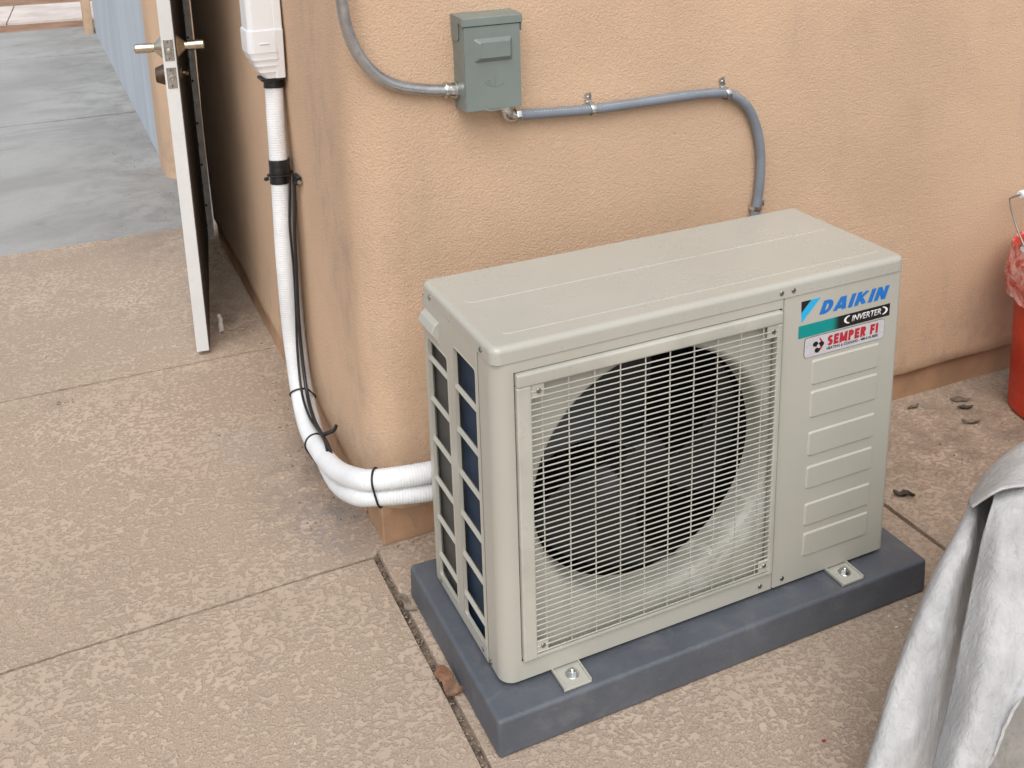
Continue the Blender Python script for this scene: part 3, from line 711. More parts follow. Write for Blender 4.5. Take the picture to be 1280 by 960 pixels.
# lettering and stickers
FM = lambda y: frame_mx((0, y, 0), (1, 0, 0), (0, 0, 1), (0, -1, 0))
def decal(name, pts, mat, parent, y, d=.0003): bm = nb(); prism(bm, pts, FM(y), d); return obj(name, bm, mat, parent, 0)
for nm, c_, r_ in (('ink_blue', (.012, .16, .52), .35), ('ink_cyan', (.02, .40, .72), .35), ('ink_black', (.008, .008, .009), .35), ('ink_white', (.78, .78, .76), .4), ('ink_red', (.45, .018, .03), .4), ('sticker', (.52, .51, .53), .3)): M[nm] = plain(nm, c_, r_, 0, .03, 40)
k = NT('ink_band'); M['band'] = k.fin(k.mix(k.ramp(k.sep(0), .636, .655), (.0, .245, .235), (.008, .008, .009)), .35)
logo = decal('brand_band', [(.5657, .5685), (.7678, .5700), (.7676, .5932), (.5655, .5920)], 'band', sp, FY - .0001)
decal('brand_corner', [(.5690, .6367), (.5898, .6367), (.5697, .6160)], 'ink_black', sp, FY - .0001)
decal('brand_slash', [(.5905, .6367), (.6104, .6369), (.5712, .5972), (.5698, .6155)], 'ink_cyan', sp, FY - .0001)
obj('brand_lettering', block_text('DAIKIN', .6085, .7640, .6043, .6290, FY - .0001, .26, .135, .12), 'ink_blue', sp, 0)
obj('band_lettering', text_bm('INVERTER', .6815, .7475, .5765, .5878, FY - .0005, .22, .012), 'ink_white', logo, 0)
def crescent(cx, cz, w_, h, sg):
    o_ = [(cx + sg * w_ * math.cos(R(a)), cz + h * math.sin(R(a))) for a in range(98, 263, 8)]
    i_ = [(cx + sg * (.14 * w_ + (w_ * .80) * math.cos(R(a))), cz + h * .84 * math.sin(R(a))) for a in range(252, 107, -8)]
    return o_ + i_
decal('bracket_mark', crescent(.6780, .5822, .0140, .0078, 1), 'ink_white', logo, FY - .0005)
decal('bracket_mark', crescent(.7490, .5822, .0135, .0078, -1), 'ink_white', logo, FY - .0005)
stk = decal('installer_sticker', rrect(.5792, .7572, .5285, .5668, .0065), 'ink_black', sp, FY - .0005)
decal('sticker_face', rrect(.5799, .7565, .5292, .5661, .0059), 'sticker', stk, FY - .0009, .0002)
obj('sticker_lettering', block_text('SEMPER FI', .6290, .7425, .5425, .5615, FY - .0012, .05, .135, .13), 'ink_red', stk, 0)
obj('sticker_small_lettering', text_bm('HEATING & COOLING - 480-618-3838', .6285, .7425, .5350, .5402, FY - .0012, 0, .02, .0002), 'ink_black', stk, 0)
bm = nb(); fx, fz = .6088, .5468
for a0 in (20, 140, 260):
    pts = []
    for k in range(14): t = 2 * math.pi * k / 14; pts.append((fx + math.cos(R(a0)) * .0075 + .0058 * math.cos(t) * 1.0, fz + math.sin(R(a0)) * .0075 + .0048 * math.sin(t)))
    prism(bm, pts, FM(FY - .0014 - a0 * 4e-7), .0002)
obj('fan_emblem', bm, 'ink_black', stk, 0)
decal('flame_emblem', [(.6120, .5620), (.6150, .5585), (.6185, .5545), (.6200, .5490), (.6185, .5430), (.6145, .5385), (.6095, .5365), (.6050, .5372), (.6105, .5395), (.6140, .5430), (.6158, .5475), (.6155, .5520), (.6135, .5560), (.6110, .5590)], 'ink_red', stk, FY - .0012, .0002)
decal('emblem_hub', [(fx + .0035 * math.cos(k * math.pi / 8), fz + .0035 * math.sin(k * math.pi / 8)) for k in range(16)], 'sticker', stk, FY - .0019, .0002)

# ================================================================== PAD under the unit
bm = nb(); box(bm, -.0355, .856, -.357, .0685, .0005, .0717)
for v in bm.verts:
    if v.co.z > .05: v.co.x += .0015 if v.co.x < .4 else -.0015; v.co.y += .0015 if v.co.y < 0 else -.0015
bmesh.ops.bevel(bm, geom=list(bm.edges), offset=.0075, segments=3, affect='EDGES', profile=.5)
obj('mounting_pad', bm, 'pad', None, 40, 'dark slate grey plastic pad under the air conditioning unit', 'pad')

# ================================================================== DISCONNECT BOX on the wall
WM = lambda off: frame_mx(A0 + N * off, U, Vector((0, 0, 1)), N)      # local (s, z, out)
db = thing('disconnect_box', WP(.25, .045, .918), 'grey-green metal electrical box mounted on the tan wall', 'electrical box')
def wbox(s0, s1, o0, o1, z0, z1, bev=0., seg=2):
    bm = nb(); box(bm, s0, s1, z0, z1, o0, o1, bev, seg, WM(0)); return bm
obj('enclosure', wbox(.1920, .3070, .0195, .0735, .9190, 1.0900, .0018), 'box', db, 30)
bm = nb(); prism(bm, [(.0195, 1.099), (.0195, 1.0940), (.0790, 1.0800), (.0790, 1.0940), (.0775, 1.0965)], frame_mx(WP(.1895, 0, 0), N, (0, 0, 1), -U), -.1205)
prism(bm, [(.0195, 1.0945), (.0195, 1.058), (.030, 1.0505), (.050, 1.0505), (.0560, 1.056), (.0560, 1.090)], frame_mx(WP(.1893, 0, 0), N, (0, 0, 1), -U), -.0022)
prism(bm, [(.0195, 1.0945), (.0195, 1.064), (.0760, 1.064), (.0760, 1.086)], frame_mx(WP(.3075, 0, 0), N, (0, 0, 1), -U), -.0022)
bmesh.ops.bevel(bm, geom=list(bm.edges), offset=.0008, segments=1, affect='EDGES'); obj('rain_hood', bm, 'box', db, 30)
cover = obj('cover', wbox(.1935, .3055, .0738, .0768, .9200, 1.0785, .0010), 'box', db, 30)
bm = nb(); a = rrect(.2120, .2890, 1.0115, 1.0565, .004, 3); b = rrect(.2215, .2815, 1.0205, 1.0490, .003, 3)
va = [bm.verts.new(WP(x, .0766, z)) for x, z in a]; vb = [bm.verts.new(WP(x, .0850, z)) for x, z in b]
for i in range(len(va)): bm.faces.new((va[i], va[(i + 1) % len(va)], vb[(i + 1) % len(va)], vb[i]))
bm.faces.new(vb); obj('raised_grip', bm, 'box', cover, 20)
bm = nb(); tube(bm, [WP(.2520, .0768, .990 - .004 * i) for i in range(7)], .0009, 6); tube(bm, catmull([WP(.233, .0768, .974), WP(.240, .0768, .968), WP(.252, .0768, .9645), WP(.264, .0768, .9665), WP(.271, .0768, .973)], 5), .0009, 6)
tube(bm, catmull([WP(.233, .0768, .974), WP(.239, .0768, .978), WP(.243, .0768, .972)], 5), .0009, 6); obj('embossed_mark', bm, 'box', cover, 60)
bm = nb(); tube(bm, [WP(.232, .076, .9215), WP(.236, .081, .9195), WP(.266, .081, .9195), WP(.270, .076, .9215)], .0012, 6); obj('latch_tab', bm, 'box', cover, 60)

# metal conduit from above, into the box
EMT = [(-.026, 1.50), (-.0235, 1.30), (-.0202, 1.1701), (-.0179, 1.1418), (-.0135, 1.1017), (-.0031, 1.0619), (.0152, 1.0266), (.0433, .9955), (.0802, .975), (.1263, .9637), (.1580, .9592), (.1760, .9572)]
emt = thing('metal_conduit', WP(.17, .034, .955), 'bent galvanised metal conduit coming down the wall to the grey box', 'conduit')
bm = nb(); tube(bm, resample(catmull([WP(-.03, .0335, 2.6), WP(-.028, .0335, 2.0)] + [WP(a, .0335, b) for a, b in EMT], 8), .008), .0112, 18); obj('conduit_pipe', bm, 'emt', emt, 50)
bm = nb(); dx = (WP(.1925, .034, .9553) - WP(.165, .034, .9582)).normalized(); o_ = WP(.1655, .0337, .9582)
lathe(bm, [(.0113, 0), (.0150, 0), (.0158, .0015), (.0158, .006), (.0145, .0075), (.0132, .008), (.0132, .010), (.0150, .0105), (.0150, .0205), (.0172, .0215), (.0172, .0268), (.0113, .0270)], axis_mx(o_, dx), 20); obj('connector', bm, 'steel', emt, 30)

# liquid-tight flexible conduit
FL = [(.3190, .8915), (.337, .8902), (.389, .8871), (.4725, .8834), (.5698, .8834), (.6841, .8851), (.753, .884), (.7993, .8787), (.8408, .8564), (.8692, .8193), (.8882, .7647), (.8948, .7092), (.8928, .6541), (.8863, .6047), (.8773, .5629), (.865, .49), (.85, .40)]
flx = thing('flexible_conduit', WP(.31, .034, .89), 'grey flexible vinyl conduit curving over the wall down behind the unit', 'conduit')
fpts = resample(catmull([WP(a, .0335, b) for a, b in FL], 10), .0022)
bm = nb(); tube(bm, fpts, lambda i: .0104 + (.00035 if i % 3 == 0 else 0), 16); fc = obj('conduit_hose', bm, 'flex', flx, 60)
bm = nb(); F_ = frames(fpts)
for i in range(14, 245, 3):
    if 70 < i % 100 < 82: continue
    p = fpts[i]; t = F_[i][0]; n = (N * .78 + Vector((0, 0, 1)) * .62); n = (n - t * n.dot(t)).normalized(); b = t.cross(n)
    q = [p + n * .0110 + t * (sx * .0020) + b * (sy * .0009) for sx, sy in ((-.5, -.5), (.5, -.5), (.5, .5), (-.5, .5))]; bm.faces.new([bm.verts.new(v) for v in q])
obj('printed_marks', bm, 'ink', fc, 0, kind='stuff')
bm = nb(); tube(bm, catmull([WP(.2860, .046, .9185), WP(.2865, .045, .908), WP(.2925, .041, .8965), WP(.3030, .037, .8918), WP(.3110, .034, .8915)], 5), .0112, 16); obj('elbow', bm, 'steel', flx, 50)
bm = nb(); lathe(bm, [(.010, 0), (.0145, 0), (.0152, .002), (.0152, .009), (.0138, .011), (.0105, .0112)], axis_mx(WP(.3095, .034, .8916), U), 8); lathe(bm, [(.010, 0), (.0148, 0), (.0148, .006), (.010, .006)], axis_mx(WP(.2860, .046, .9125), (0, 0, 1)), 8); obj('gland_nut', bm, 'steel', flx, 30)
def strap(c, foot, lab):
    s_, z_ = c; fs, fz_ = foot; t = Vector((fs - s_, fz_ - z_)); L = t.length; t /= L
    st = thing('conduit_strap', WP(fs, .021, fz_ - .01), lab, 'strap', 'straps holding the flexible conduit')
    P = [(-.0125, .0205), (-.0125, .032)] + [(-.0125 * math.cos(R(a)), .0335 + .0125 * math.sin(R(a))) for a in range(0, 181, 15)] + [(.0128, .024), (.0150, .0218), (L + .009, .0218)]
    bm = nb(); g = []
    for a, o_ in P:
        wd = .0050 if a < .0145 else .0062; n2 = Vector((-t.y, t.x))
        g.append([bm.verts.new(WP(s_ + t.x * a + n2.x * q, o_, z_ + t.y * a + n2.y * q)) for q in (-wd, wd)])
    for a, b in zip(g, g[1:]): bm.faces.new((a[0], a[1], b[1], b[0]))
    solid(obj('strap_band', bm, 'steel', st, 50), .0012, 0)
    bm = nb(); cyl(bm, WP(fs, .0222, fz_), N, .0038, .0028, 10, .0008); obj('screw', bm, 'screw', st, 35)
strap((.4779, .8838), (.4762, .9055), 'metal strap on the straight run of conduit nearest the grey box')
strap((.8010, .8785), (.7965, .9025), 'metal strap at the top of the grey conduit bend')
strap((.8880, .6100), (.9075, .6115), 'metal strap on the conduit just above the unit lid')

# ================================================================== LINE-SET COVER, PIPES, CABLE on the side wall
du = thing('line_set_cover', (-.098, .745, .92), 'white plastic line-set cover ending in a tapered cap on the side wall', 'pipe cover')
def ring_box(bm, rows):
    """rows of (x0, x1, y0, y1, z, r): lofted rounded rectangles"""
    rg = []
    for x0, x1, y0, y1, z, r in rows: rg.append([bm.verts.new((a, b, z)) for a, b in rrect(x0, x1, y0, y1, r, 4)])
    for A_, B_ in zip(rg, rg[1:]):
        for i in range(len(A_)): bm.faces.new((A_[i], A_[(i + 1) % len(A_)], B_[(i + 1) % len(A_)], B_[i]))
    bm.faces.new(rg[0][::-1]); bm.faces.new(rg[-1])
bm = nb(); ring_box(bm, [(-.1260, -.0560, .737, .822, 1.016, .014), (-.1260, -.0560, .737, .822, 2.6, .014)]); obj('cover_body', bm, 'duct', du, 40)
bm = nb(); ring_box(bm, [(-.0688, -.0490, .7365, .823, 1.016, .003), (-.0688, -.0490, .7365, .823, 2.6, .003)]); obj('cover_back', bm, 'duct', du, 40)
bm = nb(); ring_box(bm, [(-.1292, -.0560, .734, .825, .9690, .015), (-.1295, -.0560, .734, .825, .9705, .015), (-.1298, -.0560, .7335, .8255, 1.017, .015), (-.1280, -.0560, .735, .824, 1.0205, .014)])
box(bm, -.1040, -.0820, .7318, .7338, .9885, .9915, .0006, 1); obj('coupling', bm, 'duct', du, 40)
bm = nb(); rows_ = []
for i in range(13):
    t = i / 12; rdg = .0014 if i in (3, 6, 9) else 0
    rows_.append((-.0960 - .0325 * t ** .8 - rdg, -.0560, .745 - .0105 * t - rdg, .814 + .0105 * t + rdg, .9080 + .0605 * t, .013))
ring_box(bm, rows_); obj('end_cap', bm, 'duct', du, 25)
bm = nb(); ring_box(bm, [(-.0709, -.0490, .7425, .820, .9075, .003), (-.0706, -.0490, .7322, .827, 1.0185, .003)]); obj('cap_back', bm, 'duct', du, 40)

P1 = [(-.0690, .790, .95), (-.0700, .785, .888), (-.0750, .775, .8033), (-.0812, .758, .664), (-.087, .75, .5174), (-.0885, .75, .3951), (-.0880, .745, .2583), (-.0915, .70, .155), (-.0995, .60, .1095), (-.1055, .46, .1230), (-.1078, .30, .1657), (-.0971, .18, .212), (-.0720, .122, .2345), (.0312, .10, .2351), (.1334, .10, .2322), (.40, .10, .225)]
P2 = [(-.0680, .800, .95), (-.0680, .800, .8861), (-.0680, .795, .7984), (-.0680, .79, .6515), (-.0680, .79, .5003), (-.0665, .79, .3752), (-.0655, .785, .2343), (-.0690, .735, .125), (-.0800, .60, .080), (-.0940, .44, .090), (-.1030, .30, .1270), (-.1000, .18, .1760), (-.0760, .125, .1990), (.0291, .10, .1940), (.1317, .10, .1885), (.40, .10, .18)]
def ribbed(P, r, step=.0014, per=4, amp=.0006):
    pts = resample(catmull(P, 12), step); bm = nb()
    pr = [0, amp, amp, 0]
    tube(bm, pts, lambda i: r * (1 + .03 * noise.noise(Vector((i * .012, r * 900, 0))) + .012 * noise.noise(Vector((i * .06, r * 500, 4)))) + pr[i % per], 18); return bm, resample(catmull(P, 12), .004)
bm, L1 = ribbed(P1, .0205); pipe1 = obj('insulated_pipe', bm, 'pipe', None, 70, 'upper white corrugated insulated pipe sweeping round the wall corner to the unit', 'pipe', 'insulated refrigerant pipes')
bm, L2 = ribbed(P2, .0185); pipe2 = obj('insulated_pipe', bm, 'pipe', None, 70, 'lower white corrugated insulated pipe tucked behind and under the other', 'pipe', 'insulated refrigerant pipes')
def nearest(L, q): return min(range(len(L)), key=lambda i: (L[i] - Vector(q)).length)
def loop_round(q, r1, r2, extra, half=0.):
    """stadium loop round both pipes near point q"""
    i = nearest(L1, q); a = L1[i]; t = (L1[min(len(L1) - 1, i + 2)] - L1[max(0, i - 2)]).normalized()
    j = min(range(len(L2)), key=lambda k_: abs((L2[k_] - a).dot(t)) + .2 * (L2[k_] - a).length); b = L2[j]; b = b - t * (b - a).dot(t)
    ax = (b - a); d = ax.length; ax.normalize(); ay = t.cross(ax); out = []
    for k in range(13): g = R(90 + 180 * k / 12); out.append(a + (ax * math.cos(g) + ay * math.sin(g)) * (r1 + extra))
    for k in range(13): g = R(-90 + 180 * k / 12); out.append(b + (ax * math.cos(g) + ay * math.sin(g)) * (r2 + extra))
    return out, t
for q in ((-.0925, .69, .148), (-.1045, .50, .115), (-.0730, .125, .234)):
    lp_, t = loop_round(q, .0212, .0192, .0018); bm = nb(); tube(bm, lp_, .0021, 8, True); obj('cable_tie', bm, 'black', pipe1, 60)
def band(q0, q1, extra, name, parent):
    bm = nb(); rg = []
    for k in range(9):
        q = Vector(q0).lerp(Vector(q1), k / 8); lp_, t = loop_round(q, .0212, .0192, extra + (.0006 if k % 3 == 1 else 0)); rg.append([bm.verts.new(v) for v in lp_])
    for A_, B_ in zip(rg, rg[1:]):
        for i in range(len(A_)): bm.faces.new((A_[i], A_[(i + 1) % len(A_)], B_[(i + 1) % len(A_)], B_[i]))
    return obj(name, bm, 'tape', parent, 50)
band((-.0805, .75, .712), (-.0820, .75, .658), .0012, 'tape_band', pipe1)
band((-.0700, .785, .9065), (-.0712, .783, .878), .0016, 'tape_band', pipe1)
bm = nb(); box(bm, -.104, -.052, .746, .800, .9015, .9072, .001, 1); obj('cap_gasket', bm, 'tape', pipe1, 30)
# wall clamp on the tape
cl = thing('pipe_clamp', (-.052, .72, .665), 'black pipe clamp with a small bolt holding the taped white pipes', 'clamp')
lp_, t = loop_round((-.0815, .75, .676), .0212, .0192, .0032); bm = nb(); tube(bm, lp_, .0045, 8, True, True, .5); obj('clamp_band', bm, 'black', cl, 60)
bm = nb(); box(bm, -.058, -.0455, .690, .728, .664, .684, .0015, 1); cyl(bm, (-.052, .690, .674), (0, -1, 0), .004, .008, 8); obj('clamp_ear', bm, 'black', cl, 35)
bm = nb(); cyl(bm, (-.052, .6825, .674), (0, -1, 0), .0055, .004, 6); obj('clamp_nut', bm, 'steel', cl, 35)
bm = nb(); cyl(bm, (-.110, .74, .676), (-1, -.3, 0), .0045, .010, 10, .001); obj('clamp_bolt', bm, 'black', cl, 35)
# black control cable
CB = [(-.0560, .720, .668), (-.0600, .716, .60), (-.0655, .714, .55), (-.0700, .712, .451), (-.0740, .712, .35), (-.0760, .705, .2551), (-.0810, .66, .1640), (-.0900, .565, .1440), (-.0945, .47, .1540), (-.0975, .40, .1630), (-.1010, .35, .1580), (-.1030, .31, .1460)]
cb = thing('control_cable', (-.08, .5, .14), 'thin black control cable running down the white pipes', 'cable')
bm = nb(); tube(bm, resample(catmull(CB, 8), .006), .0043, 10); obj('cable_run', bm, 'cable', cb, 60)
CB2 = [(a - .006 - .004 * math.sin(i * 1.3), b + .012, c) for i, (a, b, c) in enumerate(CB)]
bm = nb(); tube(bm, resample(catmull(CB2, 8), .006), .0030, 8); obj('second_strand', bm, 'cable', cb, 60)
bm = nb(); tube(bm, catmull([(-.094, .455, .160), (-.084, .448, .166), (-.073, .442, .172), (-.067, .440, .184)], 5), lambda i: .0052 - .0001 * i, 8); obj('tie_tail', bm, 'black', cb, 60)

# ================================================================== BUCKET by the wall
BC = Vector((1.665, -.012, 0)); BH = .425
bk = thing('bucket', BC, 'orange-red plastic bucket lined with a bag standing against the wall', 'bucket')
Bx = Matrix.Translation(BC)
bm = nb(); lathe(bm, [(0, .004), (.124, .0015), (.129, .006), (.1385, .30), (.1445, .302), (.1445, .312), (.1395, .314), (.1405, .345), (.1465, .347), (.1465, .356), (.1410, .358), (.1430, BH - .012), (.150, BH - .010), (.152, BH), (.146, BH + .002), (.141, BH - .01), (.127, .02), (0, .012)], Bx, 48); bkt = obj('pail', bm, 'red', bk, 40)
bm = nb(); g = []
for j in range(13):
    row = []
    for i in range(72):
        t = 2 * math.pi * i / 72; z = BH + .008 - .128 * (j / 12)
        if j == 12: z += .02 * noise.noise(Vector((math.cos(t) * 3, math.sin(t) * 3, 2)))
        r = .1555 + .007 * math.sin(j / 12 * math.pi) + .007 * noise.noise(Vector((math.cos(t) * 7, math.sin(t) * 7, z * 25))); r += (.004 if j == 12 else 0)
        row.append(bm.verts.new(BC + Vector((r * math.cos(t), r * math.sin(t), z))))
    g.append(row)
inn = [bm.verts.new(BC + Vector((.137 * math.cos(2 * math.pi * i / 72), .137 * math.sin(2 * math.pi * i / 72), BH - .03))) for i in range(72)]
for A_, B_ in zip([inn] + g, g):
    for i in range(72): bm.faces.new((A_[i], A_[(i + 1) % 72], B_[(i + 1) % 72], B_[i]))
obj('bag_liner', bm, 'bag', bk, 60)
bm = nb(); g = []
for j in range(9):
    row = []
    for i in range(36):
        t = 2 * math.pi * i / 36; r = .138 * j / 8; row.append(bm.verts.new(BC + Vector((r * math.cos(t), r * math.sin(t), BH - .022 + .03 * (1 - j / 8) + .022 * noise.noise(Vector((r * 30 * math.cos(t), r * 30 * math.sin(t), 3)))))))
    g.append(row)
for A_, B_ in zip(g, g[1:]):
    for i in range(36): bm.faces.new((A_[i], A_[(i + 1) % 36], B_[(i + 1) % 36], B_[i]))
bmesh.ops.remove_doubles(bm, verts=bm.verts, dist=1e-5)
obj('bag_contents', bm, 'fill', bk, 60)
hd = Vector((.988, .153, 0)); up = Vector((-.102, .66, .744)).normalized()          # bail stands up, leaning to the wall
bail = []
for k in range(0, 25):
    a = math.pi * k / 24; bail.append(BC + hd * (-.156 * math.cos(a)) + Vector((0, 0, BH - .045)) + up * (.215 * min(1, 1.25 * math.sin(a))))
bm = nb(); tube(bm, bail, .0022, 8); hn = obj('handle', bm, 'wire', bk, 60)
bm = nb(); cyl(bm, BC + Vector((0, 0, BH - .045)) + up * .215 - hd * .050, hd, .0100, .105, 14, .002); obj('grip', bm, 'duct', hn, 40)
for sg in (-1, 1):
    bm = nb(); cyl(bm, BC + hd * (sg * .142) + Vector((0, 0, BH - .045)), hd * sg, .013, .016, 14, .002); obj('ear', bm, 'red', bk, 40)
for z0, z1, a0, a1 in ((.245, .300, 214, 262), (.185, .232, 212, 250), (.070, .160, 216, 272)):
    bm = nb(); g = []
    for i in range(13):
        t = R(a0 + (a1 - a0) * i / 12); g.append([bm.verts.new(BC + Vector(((.1298 + .0322 * z) * math.cos(t), (.1298 + .0322 * z) * math.sin(t), z))) for z in (z0, z1)])
    for a, b in zip(g, g[1:]): bm.faces.new((a[0], b[0], b[1], a[1]))
    solid(obj('printed_patch', bm, 'ink_black', bkt, 60), .0005, 1)

# ================================================================== WHITE CANVAS heap in the right foreground
TUBE = [[(0.861, -0.5, 0.278), (0.695, -0.575, 0.386), (0.69, -0.59, 0.405), (0.702, -0.595, 0.41), (0.736, -0.59, 0.406)], [(0.855, -0.5, 0.248), (0.659, -0.6, 0.387), (0.633, -0.63, 0.406), (0.656, -0.625, 0.381), (0.706, -0.61, 0.367)], [(0.834, -0.51, 0.181), (0.591, -0.62, 0.338), (0.577, -0.66, 0.369), (0.632, -0.645, 0.341), (0.682, -0.63, 0.314)], [(0.821, -0.52, 0.046), (0.506, -0.645, 0.246), (0.498, -0.69, 0.284), (0.582, -0.67, 0.237), (0.649, -0.65, 0.195)], [(0.811, -0.53, 0.003), (0.441, -0.67, 0.151), (0.446, -0.717, 0.191), (0.546, -0.69, 0.124), (0.617, -0.67, 0.077)], [(0.793, -0.54, 0.003), (0.396, -0.69, 0.09), (0.405, -0.735, 0.122), (0.516, -0.71, 0.047), (0.597, -0.69, 0.003)], [(0.774, -0.55, 0.003), (0.365, -0.7, 0.014), (0.375, -0.75, 0.054), (0.499, -0.72, 0.003), (0.589, -0.7, 0.003)]]
PANEL = [[(0.7, -0.615, 0.431), (0.732, -0.62, 0.433), (0.774, -0.625, 0.432), (0.872, -0.62, 0.413), (1.062, -0.6, 0.355)], [(0.63, -0.66, 0.452), (0.653, -0.67, 0.462), (0.686, -0.68, 0.468), (0.77, -0.68, 0.457), (0.952, -0.66, 0.392)], [(0.589, -0.68, 0.379), (0.594, -0.715, 0.401), (0.65, -0.725, 0.396), (0.74, -0.72, 0.383), (0.941, -0.69, 0.326)], [(0.542, -0.705, 0.279), (0.544, -0.75, 0.313), (0.598, -0.765, 0.317), (0.681, -0.76, 0.329), (0.884, -0.72, 0.307)], [(0.504, -0.725, 0.187), (0.489, -0.775, 0.23), (0.527, -0.79, 0.234), (0.597, -0.785, 0.278), (0.825, -0.74, 0.284)], [(0.463, -0.745, 0.123), (0.447, -0.79, 0.162), (0.49, -0.805, 0.154), (0.554, -0.8, 0.257), (0.788, -0.75, 0.27)]]
FLAP = [[(0.681, -0.58, 0.383), (0.731, -0.56, 0.4), (0.785, -0.545, 0.412), (0.856, -0.53, 0.415), (0.981, -0.52, 0.41), (1.171, -0.52, 0.376)], [(0.641, -0.615, 0.414), (0.673, -0.615, 0.438), (0.711, -0.615, 0.456), (0.756, -0.615, 0.462), (0.862, -0.615, 0.456), (1.053, -0.6, 0.403)], [(0.607, -0.645, 0.439), (0.616, -0.67, 0.474), (0.638, -0.68, 0.484), (0.668, -0.69, 0.484), (0.751, -0.7, 0.474), (0.939, -0.68, 0.407)]]
FLAP = [[(a + .06 * k_, b + .10 * k_, c - .16 * k_) for (a, b, c), k_ in zip(FLAP[0], (.05, .35, .7, 1, 1, 1))]] + FLAP
cv = thing('canvas_cover', (.85, -.68, 0), 'crumpled white canvas cover draped over something in the right foreground', 'canvas cover')
def sheet(name, net, nu, nv, amp, seed, th=.0035):
    rows_ = [catmull(r, nu) for r in net]; cols = [catmull([r[i] for r in rows_], nv) for i in range(len(rows_[0]))]; bm = nb(); g = []
    for i, c in enumerate(cols):
        row = []
        for j, p in enumerate(c):
            n = Vector((-.45, -.75, .45))
            w_ = noise.fractal(Vector((p.x * 9, p.y * 9, p.z * 6 + seed)), .9, 2.1, 4) * amp + abs(noise.noise(Vector((p.x * 26 + p.z * 14, p.z * 20 - p.x * 8, seed)))) * amp * .7 + noise.noise(Vector((p.x * 60, p.y * 60, p.z * 38 + seed))) * amp * .22
            q = p + n * w_; q.z = max(.004, q.z); row.append(bm.verts.new(q))
        g.append(row)
    for a, b in zip(g, g[1:]):
        for j in range(len(a) - 1): bm.faces.new((a[j], a[j + 1], b[j + 1], b[j]))
    return solid(obj(name, bm, 'cloth', cv, 60), th, 0)
sheet('hanging_fold', TUBE, 14, 12, .009, 1.3)
sheet('front_panel', PANEL, 14, 12, .008, 4.1)
sheet('top_flap', FLAP, 14, 12, .005, 7.7, .004)
bm = nb(); g = []
for j in range(15):
    row = []; t_ = j / 14
    for i in range(64):
        a = 2 * math.pi * i / 64; r = (.16 + .15 * t_ ** .8) * (1 + .06 * math.sin(a * 7 + t_) + .03 * math.sin(a * 13)); z = .40 * (1 - t_) + .002
        row.append(bm.verts.new((.93 + r * math.cos(a) * 1.25, -.66 + r * math.sin(a) * .42, z)))
    g.append(row)
for A_, B_ in zip(g, g[1:]):
    for i in range(64): bm.faces.new((A_[i], A_[(i + 1) % 64], B_[(i + 1) % 64], B_[i]))
bm.faces.new(g[0]); obj('grey_underlayer', bm, 'greycloth', cv, 60)

bm = nb(); g = []
for j in range(25):                                   # tall covered mass added out of view on the right to shade that side
    t_ = j / 24; row = []
    for i in range(96):
        a = 2 * math.pi * i / 96; c, s_ = math.cos(a), math.sin(a); k_ = (abs(c) ** 3 + abs(s_) ** 3) ** (-1 / 3)
        rr = (.12 + .88 * math.sin(min(1, t_ * 2.2) * math.pi / 2) if t_ < .45 else 1.0 + .14 * (t_ - .45)) * k_ * (1 + .035 * t_ * math.sin(a * 9 + 1) + .02 * t_ * math.sin(a * 17))
        z = 1.02 - .06 * (t_ / .45) ** 2 if t_ < .45 else .96 * (1 - (t_ - .45) / .55) + .003
        row.append(bm.verts.new((1.52 + rr * c * .50 + .012 * noise.noise(Vector((c * 3, s_ * 3, z * 6))), -1.04 + rr * s_ * .36, z)))
    g.append(row)
for A_, B_ in zip(g, g[1:]):
    for i in range(96): bm.faces.new((A_[i], A_[(i + 1) % 96], B_[(i + 1) % 96], B_[i]))
bm.faces.new(g[0]); obj('added_shade_bulk', bm, 'cloth', cv, 60)

# ================================================================== leaves and grit
def leaf(loc, L, Wd, rot, curl, mat, lab, tilt=(0, 0)):
    bm = nb(); g = []
    for i in range(11):
        t = i / 10; wv = Wd * math.sin(math.pi * min(1, t * .92 + .05)) ** .7 * (1 - .25 * t) * (1 + .45 * noise.noise(Vector((t * 5, loc[0] * 90, 1)))); row = []
        for j in range(5): q = (j / 4 - .5) * 2; row.append(Vector(((t - .5) * L, q * wv / 2 + Wd * .5 * noise.noise(Vector((t * 2.2, loc[0] * 40, 6))), curl * (abs(q) ** 2) * wv + curl * .6 * L * (t - .5) ** 2 * 2 + Wd * .28 * noise.noise(Vector((t * 4, q * 1.5, loc[0] * 50))))))
        g.append(row)
    mz = Matrix.Rotation(rot, 4, 'Z') @ Matrix.Rotation(tilt[0], 4, 'X') @ Matrix.Rotation(tilt[1], 4, 'Y')
    zmin = min((mz @ p).z for r in g for p in r); mm = Matrix.Translation((loc[0], loc[1], loc[2] - zmin + .0015)) @ mz
    G = [[bm.verts.new(mm @ p) for p in r] for r in g]
    for a, b in zip(G, G[1:]):
        for j in range(4): bm.faces.new((a[j], a[j + 1], b[j + 1], b[j]))
    solid(obj('dry_leaf', bm, mat, None, 60, lab, 'leaf', 'fallen leaves'), .0006, 0)
leaf((-.047, -.180, 0), .068, .030, R(-66), .25, 'leaf', 'round brown dry leaf leaning on the grey pad beside the joint', (R(40), R(4)))
leaf((-.048, .045, 0), .055, .016, R(-75), .2, 'leaf_mid', 'faded curled leaf in the joint near the wall corner', (R(20), 0))
leaf((1.045, -.108, 0), .045, .018, R(-38), .5, 'leaf_dark', 'dark curled dead leaf on the floor right of the unit')
leaf((1.478, .140, 0), .050, .022, R(-30), .15, 'leaf_mid', 'flat tan leaf on the floor at the wall left of the bucket')
leaf((1.455, .105, 0), .045, .014, R(-20), .4, 'leaf_dark', 'dark leaf on the floor just in front of the flat tan leaf')
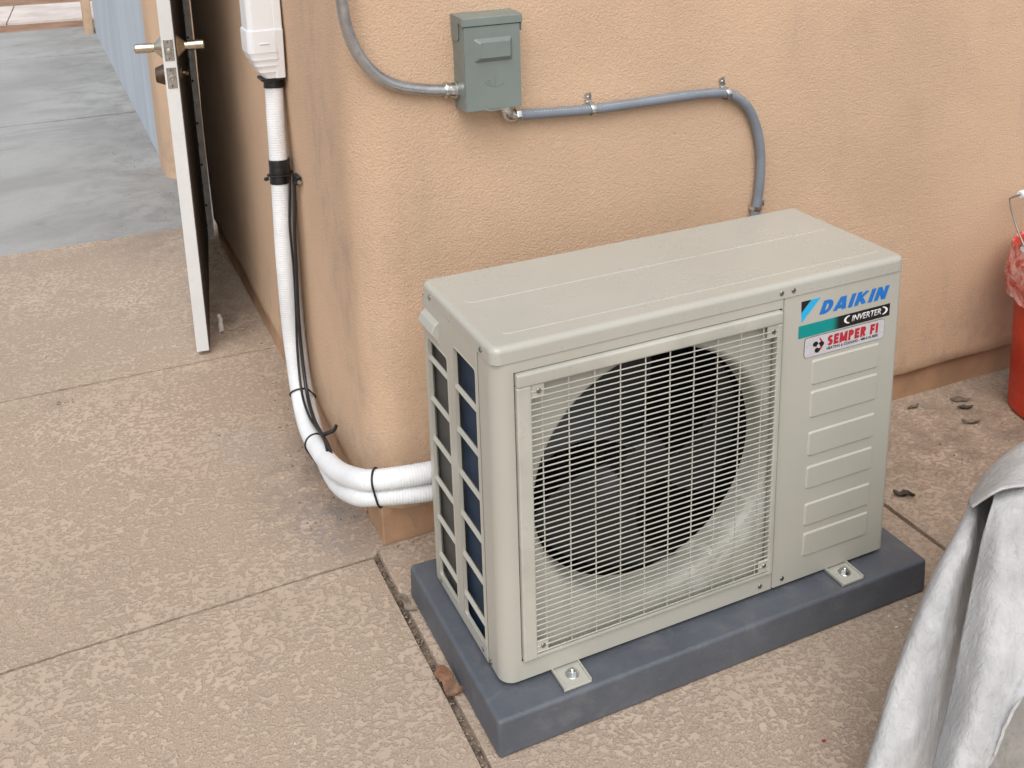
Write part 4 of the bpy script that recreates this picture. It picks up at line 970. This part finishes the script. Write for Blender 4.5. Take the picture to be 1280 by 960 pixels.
leaf((1.412, .045, 0), .050, .012, R(-25), .4, 'leaf_mid', 'narrow curled leaf on the floor between unit and bucket')
leaf((1.345, .165, 0), .040, .012, R(10), .3, 'leaf_mid', 'small leaf scrap against the painted foundation right of the unit')
def scatter(name, n, fn, mat, r0, r1, lab):
    bm = nb()
    for _ in range(n):
        x, y, z = fn(); r = random.uniform(r0, r1); rr = random.random() * 6.28
        vs_ = bmesh.ops.create_icosphere(bm, subdivisions=1, radius=r)['verts']
        for v in vs_: v.co = Vector((v.co.x * 1.2, v.co.y * .8, v.co.z * .55)) * random.uniform(.8, 1.15)
        bmesh.ops.transform(bm, matrix=Matrix.Translation((x, y, z + r * .3)) @ Matrix.Rotation(rr, 4, 'Z'), verts=vs_)
    o = obj(name, bm, mat, None, 60, lab, 'debris', None, 'stuff')
def f1(): 
    t = random.random()
    if t < .45: return (-.058 + random.gauss(0, .004), random.uniform(-.36, .22), -.007)
    if t < .65: return (random.uniform(-.06, .15), .232 - abs(random.gauss(0, .008)), 0)
    if t < .8: return (random.uniform(-1, -.06), .2075 + random.gauss(0, .003), -.008)
    return (random.uniform(-.9, -.05), 1.278 + random.gauss(0, .003), -.008)
scatter('joint_grit', 300, f1, 'pebble', .0009, .0030, 'brown grit lying in the patio joints and along the wall foot')
def f2():
    t = random.random()
    if t < .4: return (-.055 - abs(random.gauss(0, .035)), random.uniform(1.3, 2.2), 0)
    if t < .75: return (-.10 - abs(random.gauss(0, .09)), random.uniform(2.55, 5.5), -.004)
    return (-.06 - abs(random.gauss(0, .05)), random.uniform(.3, 1.2), 0)
scatter('wall_grit', 300, f2, 'pebble', .0010, .0036, 'brown grit along the foot of the side wall and driveway edge')
def f3():
    t = random.random()
    if t < .4: return (random.uniform(.72, .84), random.uniform(-.44, -.37), 0)
    if t < .7: return (random.uniform(-.35, -.12), random.uniform(3.2, 5.5), -.004)
    return (random.uniform(-.8, -.1), random.uniform(-.4, 2.4), 0)
scatter('plaster_chips', 46, f3, 'chip', .001, .0032, 'tiny white plaster chips scattered over patio and driveway')
def f4():
    t = random.random()
    if t < .35: return (random.uniform(-.64, -.59), 1.203 + random.gauss(0, .012), 0)
    if t < .6: return (random.uniform(1.2, 1.55), random.uniform(-.1, .15), 0)
    return (random.uniform(-.8, -.1), random.uniform(-.4, 2.4), 0)
scatter('dark_specks', 46, f4, 'leaf_dark', .0008, .0024, 'dark bits of dirt dotted over the patio')
scatter('red_scrap', 1, lambda: (.447, -.548, 0), 'red_spot', .004, .004, 'tiny red scrap on the patio in front of the grey pad')
